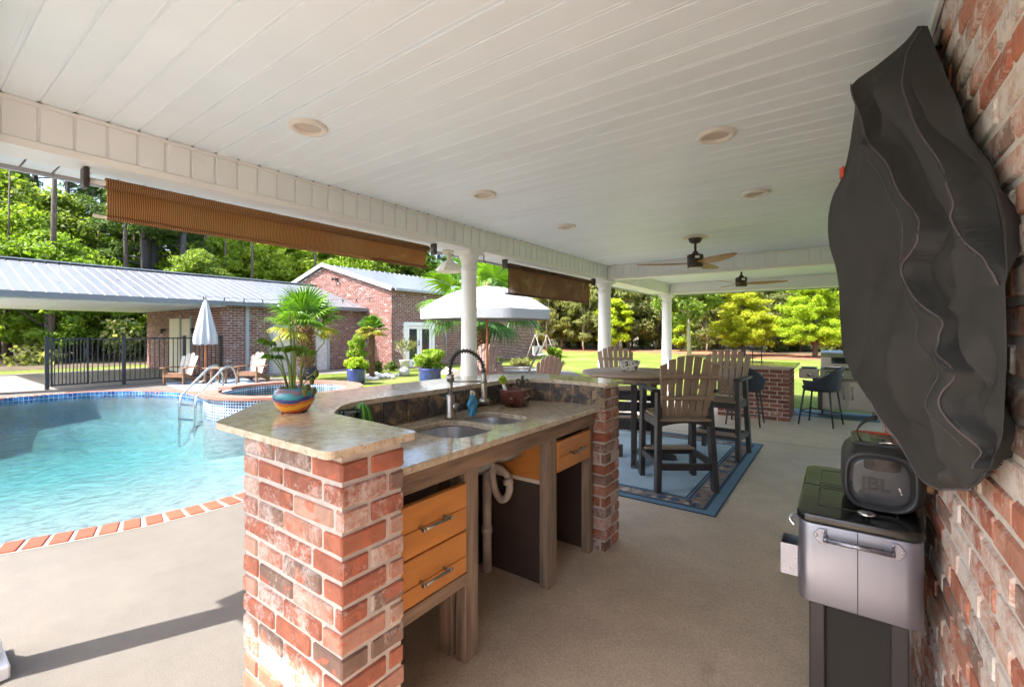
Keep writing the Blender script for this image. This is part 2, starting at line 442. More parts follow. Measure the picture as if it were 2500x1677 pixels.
shade_fabric('shade_brown', (0.19, 0.115, 0.072), 0.20)
def banded(name, stops, axis='Z', scale=1.0, rough=0.15, swirl=0.35, coat=0.5):
    m, t, b = nt(name)
    v = coords(t, obj_random=False)
    nz = N(t, 'TexNoise'); nz.inputs['Scale'].default_value = 9; nz.inputs['Detail'].default_value = 2; t.links.new(v, nz.inputs['Vector'])
    sp = N(t, 'SeparateXYZ'); t.links.new(v, sp.inputs[0])
    ma = N(t, 'Math', operation='MULTIPLY_ADD'); t.links.new(nz.outputs[0], ma.inputs[0]); ma.inputs[1].default_value = swirl
    mz = N(t, 'Math', operation='MULTIPLY'); t.links.new(sp.outputs[axis], mz.inputs[0]); mz.inputs[1].default_value = scale
    t.links.new(mz.outputs[0], ma.inputs[2])
    fr = N(t, 'Math', operation='FRACT'); t.links.new(ma.outputs[0], fr.inputs[0])
    t.links.new(ramp(t, fr.outputs[0], stops, 'CONSTANT'), b.inputs['Base Color'])
    b.inputs['Roughness'].default_value = rough; b.inputs['Coat Weight'].default_value = coat
banded('talavera', [(0, (0.03, 0.04, 0.22)), (0.15, (0.03, 0.09, 0.30)), (0.24, (0.62, 0.11, 0.02)), (0.38, (0.80, 0.40, 0.02)), (0.5, (0.62, 0.16, 0.03)), (0.57, (0.04, 0.05, 0.2)), (0.66, (0.02, 0.26, 0.34)), (0.76, (0.22, 0.15, 0.20)), (0.86, (0.03, 0.22, 0.30)), (0.94, (0.25, 0.06, 0.04))], 'Z', 5.2, swirl=0.5)
def blotch(name, a, c_, scale, lo, hi, rough=0.5):
    m, t, b = nt(name)
    v = coords(t)
    n = noise(t, v, scale, 2, 0.4, 0.6)
    t.links.new(mix(t, ramp(t, n, [(lo, 0.0), (hi, 1.0)]), a, c_), b.inputs['Base Color'])
    b.inputs['Roughness'].default_value = rough
blotch('bowl_paint', (0.60, 0.57, 0.53), (0.045, 0.025, 0.03), 38, 0.54, 0.57)
def island_colors(name, cols, rough=0.9):
    m, t, b = nt(name)
    g = N(t, 'NewGeometry')
    c = ramp(t, g.outputs['Random Per Island'], [(i / len(cols), c) for i, c in enumerate(cols)], 'CONSTANT')
    t.links.new(c, b.inputs['Base Color']); b.inputs['Roughness'].default_value = rough
island_colors('rug_diamonds', [(0.03, 0.07, 0.13), (0.42, 0.38, 0.34), (0.21, 0.155, 0.13), (0.24, 0.18, 0.15), (0.05, 0.10, 0.17), (0.34, 0.29, 0.25)])
simple('rug_ground', (0.23, 0.175, 0.15), 0.95, var=0.2, scale=20)
def melon():
    m, t, b = nt('melon_stripe')
    tc = N(t, 'TexCoord'); sp = N(t, 'SeparateXYZ'); t.links.new(tc.outputs['Object'], sp.inputs[0])
    at = N(t, 'Math', operation='ARCTAN2'); t.links.new(sp.outputs['Y'], at.inputs[0]); t.links.new(sp.outputs['X'], at.inputs[1])
    mu = N(t, 'Math', operation='MULTIPLY'); mu.inputs[1].default_value = 9; t.links.new(at.outputs[0], mu.inputs[0])
    si = N(t, 'Math', operation='SINE'); t.links.new(mu.outputs[0], si.inputs[0])
    t.links.new(ramp(t, si.outputs[0], [(0.45, (0.02, 0.13, 0.02)), (0.55, (0.17, 0.50, 0.03))]), b.inputs['Base Color'])
    b.inputs['Roughness'].default_value = 0.3
melon()

# ------------------------------------------------------------------ geometry helpers
class B:
    def __init__(s):
        s.v = []; s.f = []; s.sm = []; s.uv = None
    def add(s, vs, fs, smooth=False, M=None):
        o = len(s.v)
        if M is not None: vs = [M @ Vector(p) for p in vs]
        s.v.extend([tuple(p) for p in vs])
        for f in fs:
            s.f.append(tuple(i + o for i in f)); s.sm.append(smooth)
        return s
    def box(s, x0, x1, y0, y1, z0, z1, M=None, bev=0.0):
        if bev > 0:
            b = min(bev, (x1 - x0) * .45, (y1 - y0) * .45, (z1 - z0) * .45)
            vs = []; idx = {}
            X = (x0, x1); Y = (y0, y1); Z = (z0, z1); sg = (1, -1)
            for i in (0, 1):
                for j in (0, 1):
                    for k in (0, 1):
                        for a in range(3):
                            p = [X[i] + sg[i] * b, Y[j] + sg[j] * b, Z[k] + sg[k] * b]
                            p[a] = (X[i], Y[j], Z[k])[a]
                            idx[(i, j, k, a)] = len(vs); vs.append(tuple(p))
            fs = []
            def q(*c): fs.append(tuple(idx[k] for k in c))
            for e in (0, 1):
                q((e,0,0,0),(e,1,0,0),(e,1,1,0),(e,0,1,0)); q((0,e,0,1),(1,e,0,1),(1,e,1,1),(0,e,1,1)); q((0,0,e,2),(1,0,e,2),(1,1,e,2),(0,1,e,2))
            for i in (0, 1):
                for j in (0, 1):
                    q((i,j,0,0),(i,j,1,0),(i,j,1,1),(i,j,0,1)); q((i,0,j,0),(i,1,j,0),(i,1,j,2),(i,0,j,2)); q((0,i,j,1),(1,i,j,1),(1,i,j,2),(0,i,j,2))
                    for k in (0, 1): q((i,j,k,0),(i,j,k,1),(i,j,k,2))
            # fix winding by centroid
            c = Vector(((x0+x1)/2,(y0+y1)/2,(z0+z1)/2)); out = []
            for f in fs:
                a, b_, d = (Vector(vs[f[0]]), Vector(vs[f[1]]), Vector(vs[f[2]]))
                n = (b_ - a).cross(d - a); m = sum((Vector(vs[i]) for i in f), Vector()) / len(f)
                out.append(f if n.dot(m - c) > 0 else tuple(reversed(f)))
            return s.add(vs, out, False, M)
        vs = [(x0,y0,z0),(x1,y0,z0),(x1,y1,z0),(x0,y1,z0),(x0,y0,z1),(x1,y0,z1),(x1,y1,z1),(x0,y1,z1)]
        fs = [(3,2,1,0),(4,5,6,7),(0,1,5,4),(1,2,6,5),(2,3,7,6),(3,0,4,7)]
        return s.add(vs, fs, False, M)
    def bar(s, a, b, w, h, bev=0.0, up=(0, 0, 1)):
        a = Vector(a); b = Vector(b); d = b - a; L = d.length; d.normalize()
        u = Vector(up)
        if abs(d.dot(u)) > 0.98: u = Vector((0, 1, 0))
        x = d.cross(u).normalized(); z = x.cross(d).normalized()
        M = Matrix((( x.x, d.x, z.x, a.x), (x.y, d.y, z.y, a.y), (x.z, d.z, z.z, a.z), (0, 0, 0, 1)))
        return s.box(-w/2, w/2, 0, L, -h/2, h/2, M, bev)
    def tube(s, pts, r, n=10, cap=True, smooth=True):
        pts = [Vector(p) for p in pts]; rs = r if isinstance(r, (list, tuple)) else [r] * len(pts)
        vs = []; fs = []; prev = None
        for i, p in enumerate(pts):
            d = (pts[min(i + 1, len(pts) - 1)] - pts[max(i - 1, 0)]).normalized()
            if prev is None:
                u = Vector((0, 0, 1)) if abs(d.z) < 0.9 else Vector((1, 0, 0))
                prev = d.cross(u).normalized()
            prev = (prev - d * prev.dot(d)).normalized(); w = d.cross(prev)
            for k in range(n):
                a = 2 * math.pi * k / n
                vs.append(p + (prev * math.cos(a) + w * math.sin(a)) * rs[i])
        for i in range(len(pts) - 1):
            for k in range(n):
                a = i * n + k; b = i * n + (k + 1) % n
                fs.append((a, b, b + n, a + n))
        if cap:
            fs.append(tuple(range(n - 1, -1, -1))); o = (len(pts) - 1) * n; fs.append(tuple(range(o, o + n)))
        return s.add(vs, fs, smooth)
    def lathe(s, prof, n=24, c=(0, 0, 0), smooth=True, capb=True, capt=True, a0=0.0):
        vs = []; fs = []
        for (r, z) in prof:
            for k in range(n):
                a = a0 + 2 * math.pi * k / n
                vs.append((c[0] + r * math.cos(a), c[1] + r * math.sin(a), c[2] + z))
        for i in range(len(prof) - 1):
            for k in range(n):
                a = i * n + k; b = i * n + (k + 1) % n
                fs.append((a, b, b + n, a + n))
        if capb: fs.append(tuple(range(n - 1, -1, -1)))
        if capt: o = (len(prof) - 1) * n; fs.append(tuple(range(o, o + n)))
        return s.add(vs, fs, smooth)
    def prism(s, poly, z0, z1, M=None):
        n = len(poly)
        ar = sum(poly[i][0] * poly[(i+1) % n][1] - poly[(i+1) % n][0] * poly[i][1] for i in range(n))
        if ar < 0: poly = list(reversed(poly))
        vs = [(x, y, z0) for x, y in poly] + [(x, y, z1) for x, y in poly]
        fs = [tuple(range(n - 1, -1, -1)), tuple(range(n, 2 * n))] + [(i, (i + 1) % n, n + (i + 1) % n, n + i) for i in range(n)]
        return s.add(vs, fs, False, M)
    def sphere(s, c, r, nu=16, nv=10, sq=(1, 1, 1)):
        prof = [(max(1e-4, r * math.sin(math.pi * i / nv)), -r * math.cos(math.pi * i / nv)) for i in range(nv + 1)]
        o = B().lathe(prof, nu)
        return s.add([(c[0] + x * sq[0], c[1] + y * sq[1], c[2] + z * sq[2]) for x, y, z in o.v], o.f, True)
    def grid(s, P, closed_u=False, smooth=True):
        nv = len(P); nu = len(P[0]); vs = [p for row in P for p in row]; fs = []
        for j in range(nv - 1):
            for i in range(nu if closed_u else nu - 1):
                a = j * nu + i; b = j * nu + (i + 1) % nu
                fs.append((a, b, b + nu, a + nu))
        return s.add(vs, fs, smooth)
    def mesh(s, name, mat):
        me = bpy.data.meshes.new(name)
        me.from_pydata(s.v, [], s.f)
        me.polygons.foreach_set('use_smooth', s.sm)
        if mat: me.materials.append(MATS[mat])
        if s.uv:
            u = me.uv_layers.new(name='UVMap')
            for l in me.loops: u.data[l.index].uv = s.uv[l.vertex_index]
        me.update()
        return me
    def build(s, name, mat, parent=None, loc=(0, 0, 0), rot=(0, 0, 0), bevel=0.0, segs=2, recalc=False):
        me = s.mesh(name, mat)
        if recalc:
            bm = bmesh.new(); bm.from_mesh(me); bmesh.ops.recalc_face_normals(bm, faces=bm.faces); bm.to_mesh(me); bm.free()
        o = link(name, me, parent, loc, rot)
        if bevel:
            md = o.modifiers.new('bevel', 'BEVEL'); md.width = bevel; md.segments = segs; md.limit_method = 'ANGLE'; md.angle_limit = rad(40)
        return o
def link(name, data, parent=None, loc=(0, 0, 0), rot=(0, 0, 0), scale=(1, 1, 1)):
    o = bpy.data.objects.new(name, data)
    COL.objects.link(o)
    o.location = loc; o.rotation_euler = rot; o.scale = scale
    if parent: o.parent = parent
    return o
def tag(o, label, cat, group=None):
    o['label'] = label; o['category'] = cat
    if group: o['group'] = group
    return o
def thing(name, label, cat, loc=(0, 0, 0), rz=0.0, group=None):
    o = link(name, None, None, loc, (0, 0, rz))
    o.empty_display_size = 0.1
    return tag(o, label, cat, group)
def struct(o):
    o['kind'] = 'structure'; return o
def stuff(o):
    o['kind'] = 'stuff'; return o
def copy_tree(src, loc, rz, label, group=None, cat=None):
    r = src.copy(); COL.objects.link(r); r.location = loc; r.rotation_euler = (0, 0, rz)
    r['label'] = label
    if group: r['group'] = group
    for ch in list(src.children):
        c = ch.copy(); COL.objects.link(c); c.parent = r
        for g in list(ch.children):
            d = g.copy(); COL.objects.link(d); d.parent = c
    return r
def catmull(P, n=6, closed=False):
    out = []; m = len(P)
    rng = range(m) if closed else range(m - 1)
    for i in rng:
        p = [Vector(P[(i + k) % m] if closed else P[min(max(i + k, 0), m - 1)]) for k in (-1, 0, 1, 2)]
        for j in range(n):
            t = j / n
            out.append(0.5 * ((2 * p[1]) + (p[2] - p[0]) * t + (2 * p[0] - 5 * p[1] + 4 * p[2] - p[3]) * t * t + (-p[0] + 3 * p[1] - 3 * p[2] + p[3]) * t ** 3))
    if not closed: out.append(Vector(P[-1]))
    return out
def sheet(name, mat, outer, holes=(), z=0.0):
    bm = bmesh.new()
    edges = []
    for loop in [outer] + list(holes):
        vs = [bm.verts.new((p[0], p[1], z)) for p in loop]
        edges += [bm.edges.new((vs[i], vs[(i + 1) % len(vs)])) for i in range(len(vs))]
    bmesh.ops.triangle_fill(bm, use_beauty=True, use_dissolve=False, edges=edges)
    bmesh.ops.recalc_face_normals(bm, faces=bm.faces)
    if bm.faces and sum(f.normal.z for f in bm.faces) < 0:
        bmesh.ops.reverse_faces(bm, faces=bm.faces)
    me = bpy.data.meshes.new(name); bm.to_mesh(me); bm.free()
    me.materials.append(MATS[mat])
    return link(name, me)
_bk = {}
def brick_mesh(l, d, h, mat, var=None):
    """one real brick, edges knocked off, corners a little uneven"""
    k = (round(l, 3), round(d, 3), round(h, 3), mat, R.randrange(4) if var is None else var)
    if k not in _bk:
        b = B().box(-l/2, l/2, -d/2, d/2, -h/2, h/2, bev=0.0055)
        rr = random.Random(str(k))
        b.v = [(x + rr.uniform(-.0014, .0014), y + rr.uniform(-.0014, .0014), z + rr.uniform(-.0028, .0028)) for x, y, z in b.v]
        _bk[k] = b.mesh('brick', mat)
    return _bk[k]
def leaf_mesh(name, mat, centers, n_per, size, aspect=0.55, seed=1, up=0.3, shell=0.0):
    """leaf-sized faces scattered through clumps; centers = (x, y, z, rx, rz)"""
    rg = np.random.default_rng(seed)
    C = np.array(centers, float); k = len(C)
    idx = np.repeat(np.arange(k), n_per); n = len(idx)
    dirs = rg.normal(size=(n, 3)); dirs /= np.linalg.norm(dirs, axis=1)[:, None]
    rr = rg.random(n) ** (0.45 if shell == 0 else 0.2)
    P = C[idx, :3] + dirs * rr[:, None] * np.stack([C[idx, 3], C[idx, 3], C[idx, 4]], 1)
    nrm = dirs * 0.6 + rg.normal(size=(n, 3)) * 0.6 + np.array([0, 0, up])
    nrm /= np.linalg.norm(nrm, axis=1)[:, None]
    t = rg.normal(size=(n, 3)); t -= nrm * np.sum(t * nrm, 1)[:, None]; t /= np.linalg.norm(t, axis=1)[:, None]
    b = np.cross(nrm, t)
    s = size * rg.uniform(0.6, 1.3, n)[:, None]
    V = np.empty((n, 4, 3)); V[:, 0] = P - t * s; V[:, 1] = P + b * s * aspect - nrm * s * 0.15; V[:, 2] = P + t * s; V[:, 3] = P - b * s * aspect - nrm * s * 0.15
    return quads(name, mat, V)
def quads(name, mat, V):
    n = len(V); me = bpy.data.meshes.new(name)
    me.vertices.add(n * 4); me.vertices.foreach_set('co', V.reshape(-1))
    me.loops.add(n * 4); me.loops.foreach_set('vertex_index', np.arange(n * 4, dtype=np.int32))
    me.polygons.add(n); me.polygons.foreach_set('loop_start', np.arange(0, n * 4, 4, dtype=np.int32)); me.polygons.foreach_set('loop_total', np.full(n, 4, dtype=np.int32))
    me.materials.append(MATS[mat]); me.update(); me.validate()
    return me
# ------------------------------------------------------------------ ground, pool, spa
POOL = [(-4.40, .40), (-4.25, .82), (-4.13, 1.25), (-4.10, 1.75), (-4.22, 2.4), (-4.75, 3.15), (-5.8, 3.75), (-7.2, 4.1), (-8.6, 4.35), (-9.8, 4.25),
        (-10.5, 3.95), (-11.2, 4.0), (-12.2, 3.95), (-13.0, 3.62), (-13.6, 3.2), (-13.98, 2.5), (-14.05, 1.4), (-13.8, .2), (-13.0, -1.3), (-11.3, -2.5), (-8.8, -2.9), (-6.4, -2.2), (-5.1, -1.1), (-4.62, -.3)]
pc = [Vector((p.x, p.y)) for p in catmull([(x, y, 0) for x, y in POOL], 8, True)]
def resample(loop, step):
    L = [0]; n = len(loop)
    for i in range(n): L.append(L[-1] + (loop[(i + 1) % n] - loop[i]).length)
    m = max(8, int(round(L[-1] / step))); out = []
    j = 0
    for k in range(m):
        s = L[-1] * k / m
        while L[j + 1] < s: j += 1
        t = (s - L[j]) / (L[j + 1] - L[j]); out.append(loop[j].lerp(loop[(j + 1) % n], t))
    return out
pc = resample(pc, 0.118)
NP = len(pc)
def nrm(loop, i):
    n = len(loop); d = (loop[(i + 1) % n] - loop[i - 1]).normalized()
    return Vector((-d.y, d.x))
SPA = Vector((-9.03, 4.78)); SPA_R = 1.45
cen = Vector((-9.0, .6))
sgn = 1 if nrm(pc, 0).dot(pc[0] - cen) > 0 else -1
outp = [pc[i] + nrm(pc, i) * sgn * 0.19 for i in range(NP)]
deck_outer = [(4.2, -9), (4.2, 9.58), (-3.35, 9.58), (-3.45, 8.4), (-5.6, 11.6), (-7.6, 14.2), (-9.6, 15.0), (-10.9, 13.9), (-11.0, 11.6), (-9.6, 9.9), (-8.1, 8.6), (-7.7, 7.3), (-8.3, 6.4), (-10.2, 6.6), (-12.0, 7.1), (-15.3, 6.9), (-15.3, -9)]
def dense(poly, step=0.6):
    o = []
    for i in range(len(poly)):
        a = Vector(poly[i]); b = Vector(poly[(i + 1) % len(poly)]); k = max(1, int((b - a).length / step))
        o += [a.lerp(b, j / k) for j in range(k)]
    return o
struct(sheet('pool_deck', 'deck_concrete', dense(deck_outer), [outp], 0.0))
lawn_hole = [(-14.9, -5), (-3.9, -5), (-3.9, 5.2), (-14.9, 5.2)]
struct(sheet('lawn', 'lawn_grass', dense([(-160, -60), (120, -60), (120, 200), (-160, 200)], 20), [lawn_hole], -0.015))
struct(sheet('driveway', 'concrete_drive', dense([(-21.9, -30), (-15.31, -30), (-15.31, 6.05), (-21.9, 6.05)], 2), [], 0.0))
struct(sheet('garage_apron', 'concrete_drive', dense([(-15.2, 7.0), (-14.2, 7.4), (-13.45, 9.2), (-13.45, 11.0), (-15.2, 11.0)], 1), [], -0.004))
struct(sheet('garden_path', 'path_pink', [(p.x, p.y) for p in catmull([(-13.3, 12.0, 0), (-12.2, 11.6, 0), (-11.2, 11.0, 0), (-10.6, 10.4, 0)], 6)] + [(p.x, p.y) for p in catmull([(-10.3, 11.4, 0), (-11.2, 12.2, 0), (-12.2, 12.9, 0), (-13.3, 13.4, 0)], 6)], [], -0.005))
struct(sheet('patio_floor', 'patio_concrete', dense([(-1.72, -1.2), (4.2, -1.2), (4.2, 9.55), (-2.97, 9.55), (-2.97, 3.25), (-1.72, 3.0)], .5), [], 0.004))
for y_ in (6.48,):
    j_ = B().box(-2.96, 4.1, y_ - .0035, y_ + .0035, .002, .0048).build('control_joint', 'gap_dark', bpy.data.objects['patio_floor'])
def wob(poly, amp, seed):
    rr = random.Random(seed)
    return [(p.x + rr.uniform(-amp, amp), p.y + rr.uniform(-amp, amp)) for p in dense(poly, 1.5)]
struct(sheet('mulch_bed', 'mulch_red', wob([(-24.5, 24.5), (-17.5, 28.2), (-12.9, 30.2), (-8.8, 29.6), (-5.0, 27.6), (-2.5, 26.2), (2, 27.0), (12, 29), (30, 34), (30, 39), (10, 34), (0, 33), (-6, 34.6), (-13, 37.0), (-20, 35.5), (-30, 31)], .35, 3), [], -0.004))
struct(sheet('woodland_floor', 'forest_floor', wob([(-40, 33), (-29, 31.4), (-20, 35.9), (-13, 37.4), (-6, 35), (0, 33.4), (10, 34.4), (30, 39.4), (60, 44), (60, 120), (-120, 120), (-120, -40), (-25.5, -40), (-24.0, 3), (-24.2, 9), (-24.6, 24.6)], .3, 5), [], -0.009))

# basin
wl = -0.085
def dep(p): return 0.28 + 1.15 * min(1, max(0, (-4.5 - p.x) / 8.0)) ** 1.1
rings = [(0.0, 0.0, None), (0.0, -0.17, None), (0.0, None, 0.42), (0.045, None, 0.5), (0.08, None, 0.78), (0.16, None, 0.93), (0.3, None, 1.0), (0.55, None, 1.05), (0.8, None, 1.05), (0.97, None, 1.05)]
bt = B(); P = []
for t, z, k in rings[:2]: P.append([(p.x, p.y, z + 0.0) for p in pc])
bt.grid(P, True, False)
s_ = [0.118 * i for i in range(NP)]
bt.uv = [(s_[i % NP], (0, -0.17)[i // NP]) for i in range(2 * NP)]
basin = bt.build('pool_basin', 'waterline_tile'); struct(basin)
P = []
for t, z, k in rings[1:]:
    P.append([((p.lerp(cen, t)).x, (p.lerp(cen, t)).y, z if z is not None else -(dep(p.lerp(cen, t)) * k)) for p in pc])
bb = B(); bb.grid(P, True, True)
bb.f.append(tuple((len(P) - 1) * NP + i for i in range(NP))); bb.sm.append(True)
bb.build('basin_shell', 'pool_plaster', basin)
# water body
wloop = [pc[i] + nrm(pc, i) * sgn * 0.06 for i in range(0, NP, 2)]
wb = B().prism([(p.x, p.y) for p in wloop], -2.4, wl)
struct(wb.build('pool_water', 'pool_water'))
# coping
cop = sheet('pool_coping', 'coping_grout', [pc[i] + nrm(pc, i) * sgn * 0.2 for i in range(NP)], [[pc[i] + nrm(pc, i) * sgn * 0.012 for i in range(NP)]], 0.003)
struct(cop)
cb = [B().box(-.049, .049, -.094, .094, -.05, .012, bev=.006).mesh('coping_brick', m) for m in ('coping_brick', 'coping_brick_far')]
for i in range(NP):
    n = nrm(pc, i) * sgn; c = pc[i] + n * 0.094
    if (c - SPA).length < SPA_R + .04: continue
    link('coping_brick', cb[0] if c.x > -6 else cb[1], cop, (c.x, c.y, 0), (0, R.uniform(-.008, .008), math.atan2(n.y, n.x) - math.pi / 2 + R.uniform(-.02, .02)))

# spa
spa = thing('raised_spa', 'round raised spa with pink brick coping and blue mosaic wall beside the pool', 'spa', (SPA.x, SPA.y, 0))
n = 72
def ring(r, z): return [(r * math.cos(2 * math.pi * k / n), r * math.sin(2 * math.pi * k / n), z) for k in range(n)]
w = B(); w.grid([ring(SPA_R - .06, -.2), ring(SPA_R - .06, .20)], True); w.uv = [(2 * math.pi * 1.39 * (i % n) / n, (-.2, .2)[i // n]) for i in range(2 * n)]
B().grid([ring(SPA_R - .06, -1.6), ring(SPA_R - .06, -.2)], True).build('lower_wall', 'pool_plaster', spa)
w.build('tile_wall', 'spa_tile', spa)
w = B(); w.grid([ring(1.14, .20), ring(1.14, -.02)], True); w.uv = [(2 * math.pi * 1.14 * (i % n) / n, (.2, -.02)[i // n]) for i in range(2 * n)]
w.build('inner_tile', 'spa_tile', spa)
B().grid([ring(1.14, -.02), ring(1.10, -.2), ring(.75, -.22), ring(.72, -.7), ring(.01, -.72)], True).build('seat_shell', 'pool_plaster', spa)
B().grid([ring(SPA_R - .07, .2), ring(1.13, .2)], True).build('coping_bed', 'coping_grout', spa)
B().grid([ring(1.139, .13), ring(.01, .13)], True).build('water', 'spa_water', spa)
m1 = B().add([(-.043, -.15, 0), (.043, -.15, 0), (.058, .15, 0), (-.058, .15, 0), (-.043, -.15, .05), (.043, -.15, .05), (.058, .15, .05), (-.058, .15, .05)], [(3,2,1,0),(4,5,6,7),(0,1,5,4),(1,2,6,5),(2,3,7,6),(3,0,4,7)]).mesh('coping_brick', 'coping_brick_far')
for k in range(84):
    a = 2 * math.pi * k / 84
    if abs(((a - rad(221) + math.pi) % (2 * math.pi)) - math.pi) < rad(9): continue      # the spillway gap
    link('coping_brick', m1, spa, (1.31 * math.cos(a), 1.31 * math.sin(a), .202 + R.uniform(-.002, .002)), (0, 0, a - math.pi / 2))
# spillway: water sheet falling in the pool
a0 = rad(221); pts = []
for j in range(12):
    t = j / 11; r = 1.2 + .16 * min(1, t * 4) + .30 * max(0, t - .2); z = .215 - 1.0 * max(0, t - .22) ** 1.6 * .42
    pts.append([(r * math.cos(a0 + s * .105), r * math.sin(a0 + s * .105), z + R.uniform(-.004, .004)) for s in (-1, -.6, -.2, .2, .6, 1)])
fw_ = B().grid(pts); fw_.add([(x * .985, y * .985, z - .012) for x, y, z in fw_.v], [tuple(reversed(f)) for f in fw_.f], True)
fw_.build('water_sheet', 'falling_water', spa)

# stainless ladder rails
lad = thing('pool_ladder', 'stainless steel handrail ladder curving over the pool edge by the spa', 'ladder', (-11.5, 4.2, 0))
for k, dx in enumerate((0, .46)):
    base = Vector((-11.55 + dx * .9, 4.62 + dx * .25, 0)); ed = Vector((-10.95 + dx * .95, 3.3 + dx * .30, 0)); d = (ed - base); d.z = 0; d = d.normalized()
    pts = [base, base + Vector((0, 0, .30)), base + Vector((0, 0, .44)) + d * .03, base + d * .13 + Vector((0, 0, .58)), base + d * .30 + Vector((0, 0, .60)), base + d * .48 + Vector((0, 0, .50)), base + d * .98 + Vector((0, 0, .10)), base + d * 1.08 + Vector((0, 0, -.08)), base + d * 1.1 + Vector((0, 0, -1.0))]
    pts = [p - Vector((-11.5, 4.2, 0)) for p in pts]
    B().tube(catmull(pts, 6), .024, 12).build('rail', 'pool_rail', lad)
    B().lathe([(.055, 0), (.055, .012), (.03, .03)], 16, tuple(base - Vector((-11.5, 4.2, 0)))).build('flange', 'pool_rail', lad)
for z in (-.12, -.42):
    B().box(-.22, .22, -.04, .04, -.015, .015).build('step', 'pool_rail', lad, (.63, -.52, z), (0, 0, rad(16)))

# ------------------------------------------------------------------ house wall
HX = .245
def brick_wall(parent, x, y0, y1, z1, near):
    ch, bl, j = .0678, .200, .0125
    mass = B(); row = 0; z = 0.0
    while z + ch <= z1 + .01:
        off = (bl + j) * (.5 if row % 2 else 0) + R.uniform(-.01, .01)
        y = y0 - off
        while y < y1:
            a, b_ = max(y, y0), min(y + bl, y1)
            if b_ - a > .03:
                yc = (a + b_) / 2; L = round((b_ - a) / .01) * .01
                px_ = x + .045 + R.uniform(-.0012, .0012)
                if near[0] < yc < near[1]:
                    link('brick', brick_mesh(L, .09, ch - j, 'wall_brick'), parent, (px_, yc, z + ch / 2), (R.uniform(-.006, .006), R.uniform(-.01, .01), math.pi / 2 + R.uniform(-.004, .004)))
                else:
                    mass.box(px_ - .045, px_ + .045, a, b_, z + j / 2, z + ch - j / 2)
            y += bl + j
        z += ch; row += 1
    stuff(mass.build('brick_courses', 'wall_brick_mass', parent))
    B().box(x + .006, x + .2, y0 + .004, y1 - .004, 0, z1).build('mortar', 'mortar_wall', parent)
hw = thing('house_wall', 'whitewashed red brick house wall along the right of the patio', 'wall', (0, 0, 0))
brick_wall(hw, HX, -1.5, 4.03, 2.35, (1.0, 2.56))
B().box(HX - .012, HX + .0, -1.5, 4.03, 2.31, 2.35).build('trim', 'vinyl_trim', hw)
# the house round the corner of that wall
B().box(HX + .2, 4.0, -1.5, 3.98, 0, 2.34).build('house_body', 'mortar_grey', hw)
cd = thing('wall_conduit', 'thin copper conduit running down the brick wall below the ceiling', 'conduit', (HX - .02, 2.35, 2.0))
B().tube([(0, 0, .33), (0, 0, .18), (.004, .01, .12), (0, .01, 0)], .006, 8).build('pipe', 'palm_trunk', cd)
B().tube([(0, .05, .33), (0, .05, .05)], .005, 8).build('pipe', 'palm_trunk', cd)
B().box(-.012, .012, -.012, .062, .17, .19).build('clip', 'dark_bronze', cd)

# ------------------------------------------------------------------ patio roof
CZ = 2.35; BZ = 2.146; BX = -2.78; PW = .113
roof = thing('patio_roof', 'long white vinyl patio roof with boarded ceiling and boxed beams', 'patio roof', (0, 0, 0))
B().box(-3.25, 4.1, -.52, 10.0, CZ + .03, CZ + .17).build('roof_deck', 'white_metal_trim', roof)
B().box(-3.24, 4.05, -.51, 9.95, CZ + .0045, CZ + .02).build('ceiling_backing', 'vinyl', roof)
def board(L): # ceiling board, along x, with a rolled lip on one edge
    b = B()
    prof = [(-.0553, .010), (-.0553, .0025), (-.0535, .0), (.040, .0), (.0425, -.0014), (.0475, -.0014), (.050, .0), (.0535, .0), (.0553, .0025), (.0553, .010)]
    vs = [(0, y, z) for y, z in prof] + [(L, y, z) for y, z in prof]; m = len(prof)
    return b.add(vs, [(i + 1, i, m + i, m + i + 1) for i in range(m - 1)] + [tuple(range(m)), tuple(range(2 * m - 1, m - 1, -1))])
bm1 = board(HX - BX - .004).mesh('ceiling_board', 'vinyl'); bm2 = board(4.0 - BX).mesh('ceiling_board', 'vinyl')
y = .17 + PW / 2; seam = []
while y < 9.36:
    if not 6.28 < y < 6.52:
        warp = abs(y - 1.13) < PW / 2
        link('ceiling_board', bm1 if y < 4.0 else bm2, roof, (BX, y, CZ + (-.001 if warp else R.uniform(0, .0012))), (.05 if warp else R.uniform(-.006, .006), R.uniform(-.0004, .0004), R.uniform(-.0005, .0005)))
        if y < 6.2: seam.append(y + PW / 2)
    y += PW
sg = B()
for y in seam:
    w = R.uniform(.006, .014); sg.add([(BX + .011, y - w, CZ - .0035), (BX + .011, y + w, CZ - .0035), (BX + .011 + R.uniform(.008, .016), y, CZ - .0030), (BX + .011, y, CZ + .003)], [(0, 2, 1), (0, 3, 2), (1, 2, 3)])
stuff(sg.build('seam_gap', 'gap_dark', roof))
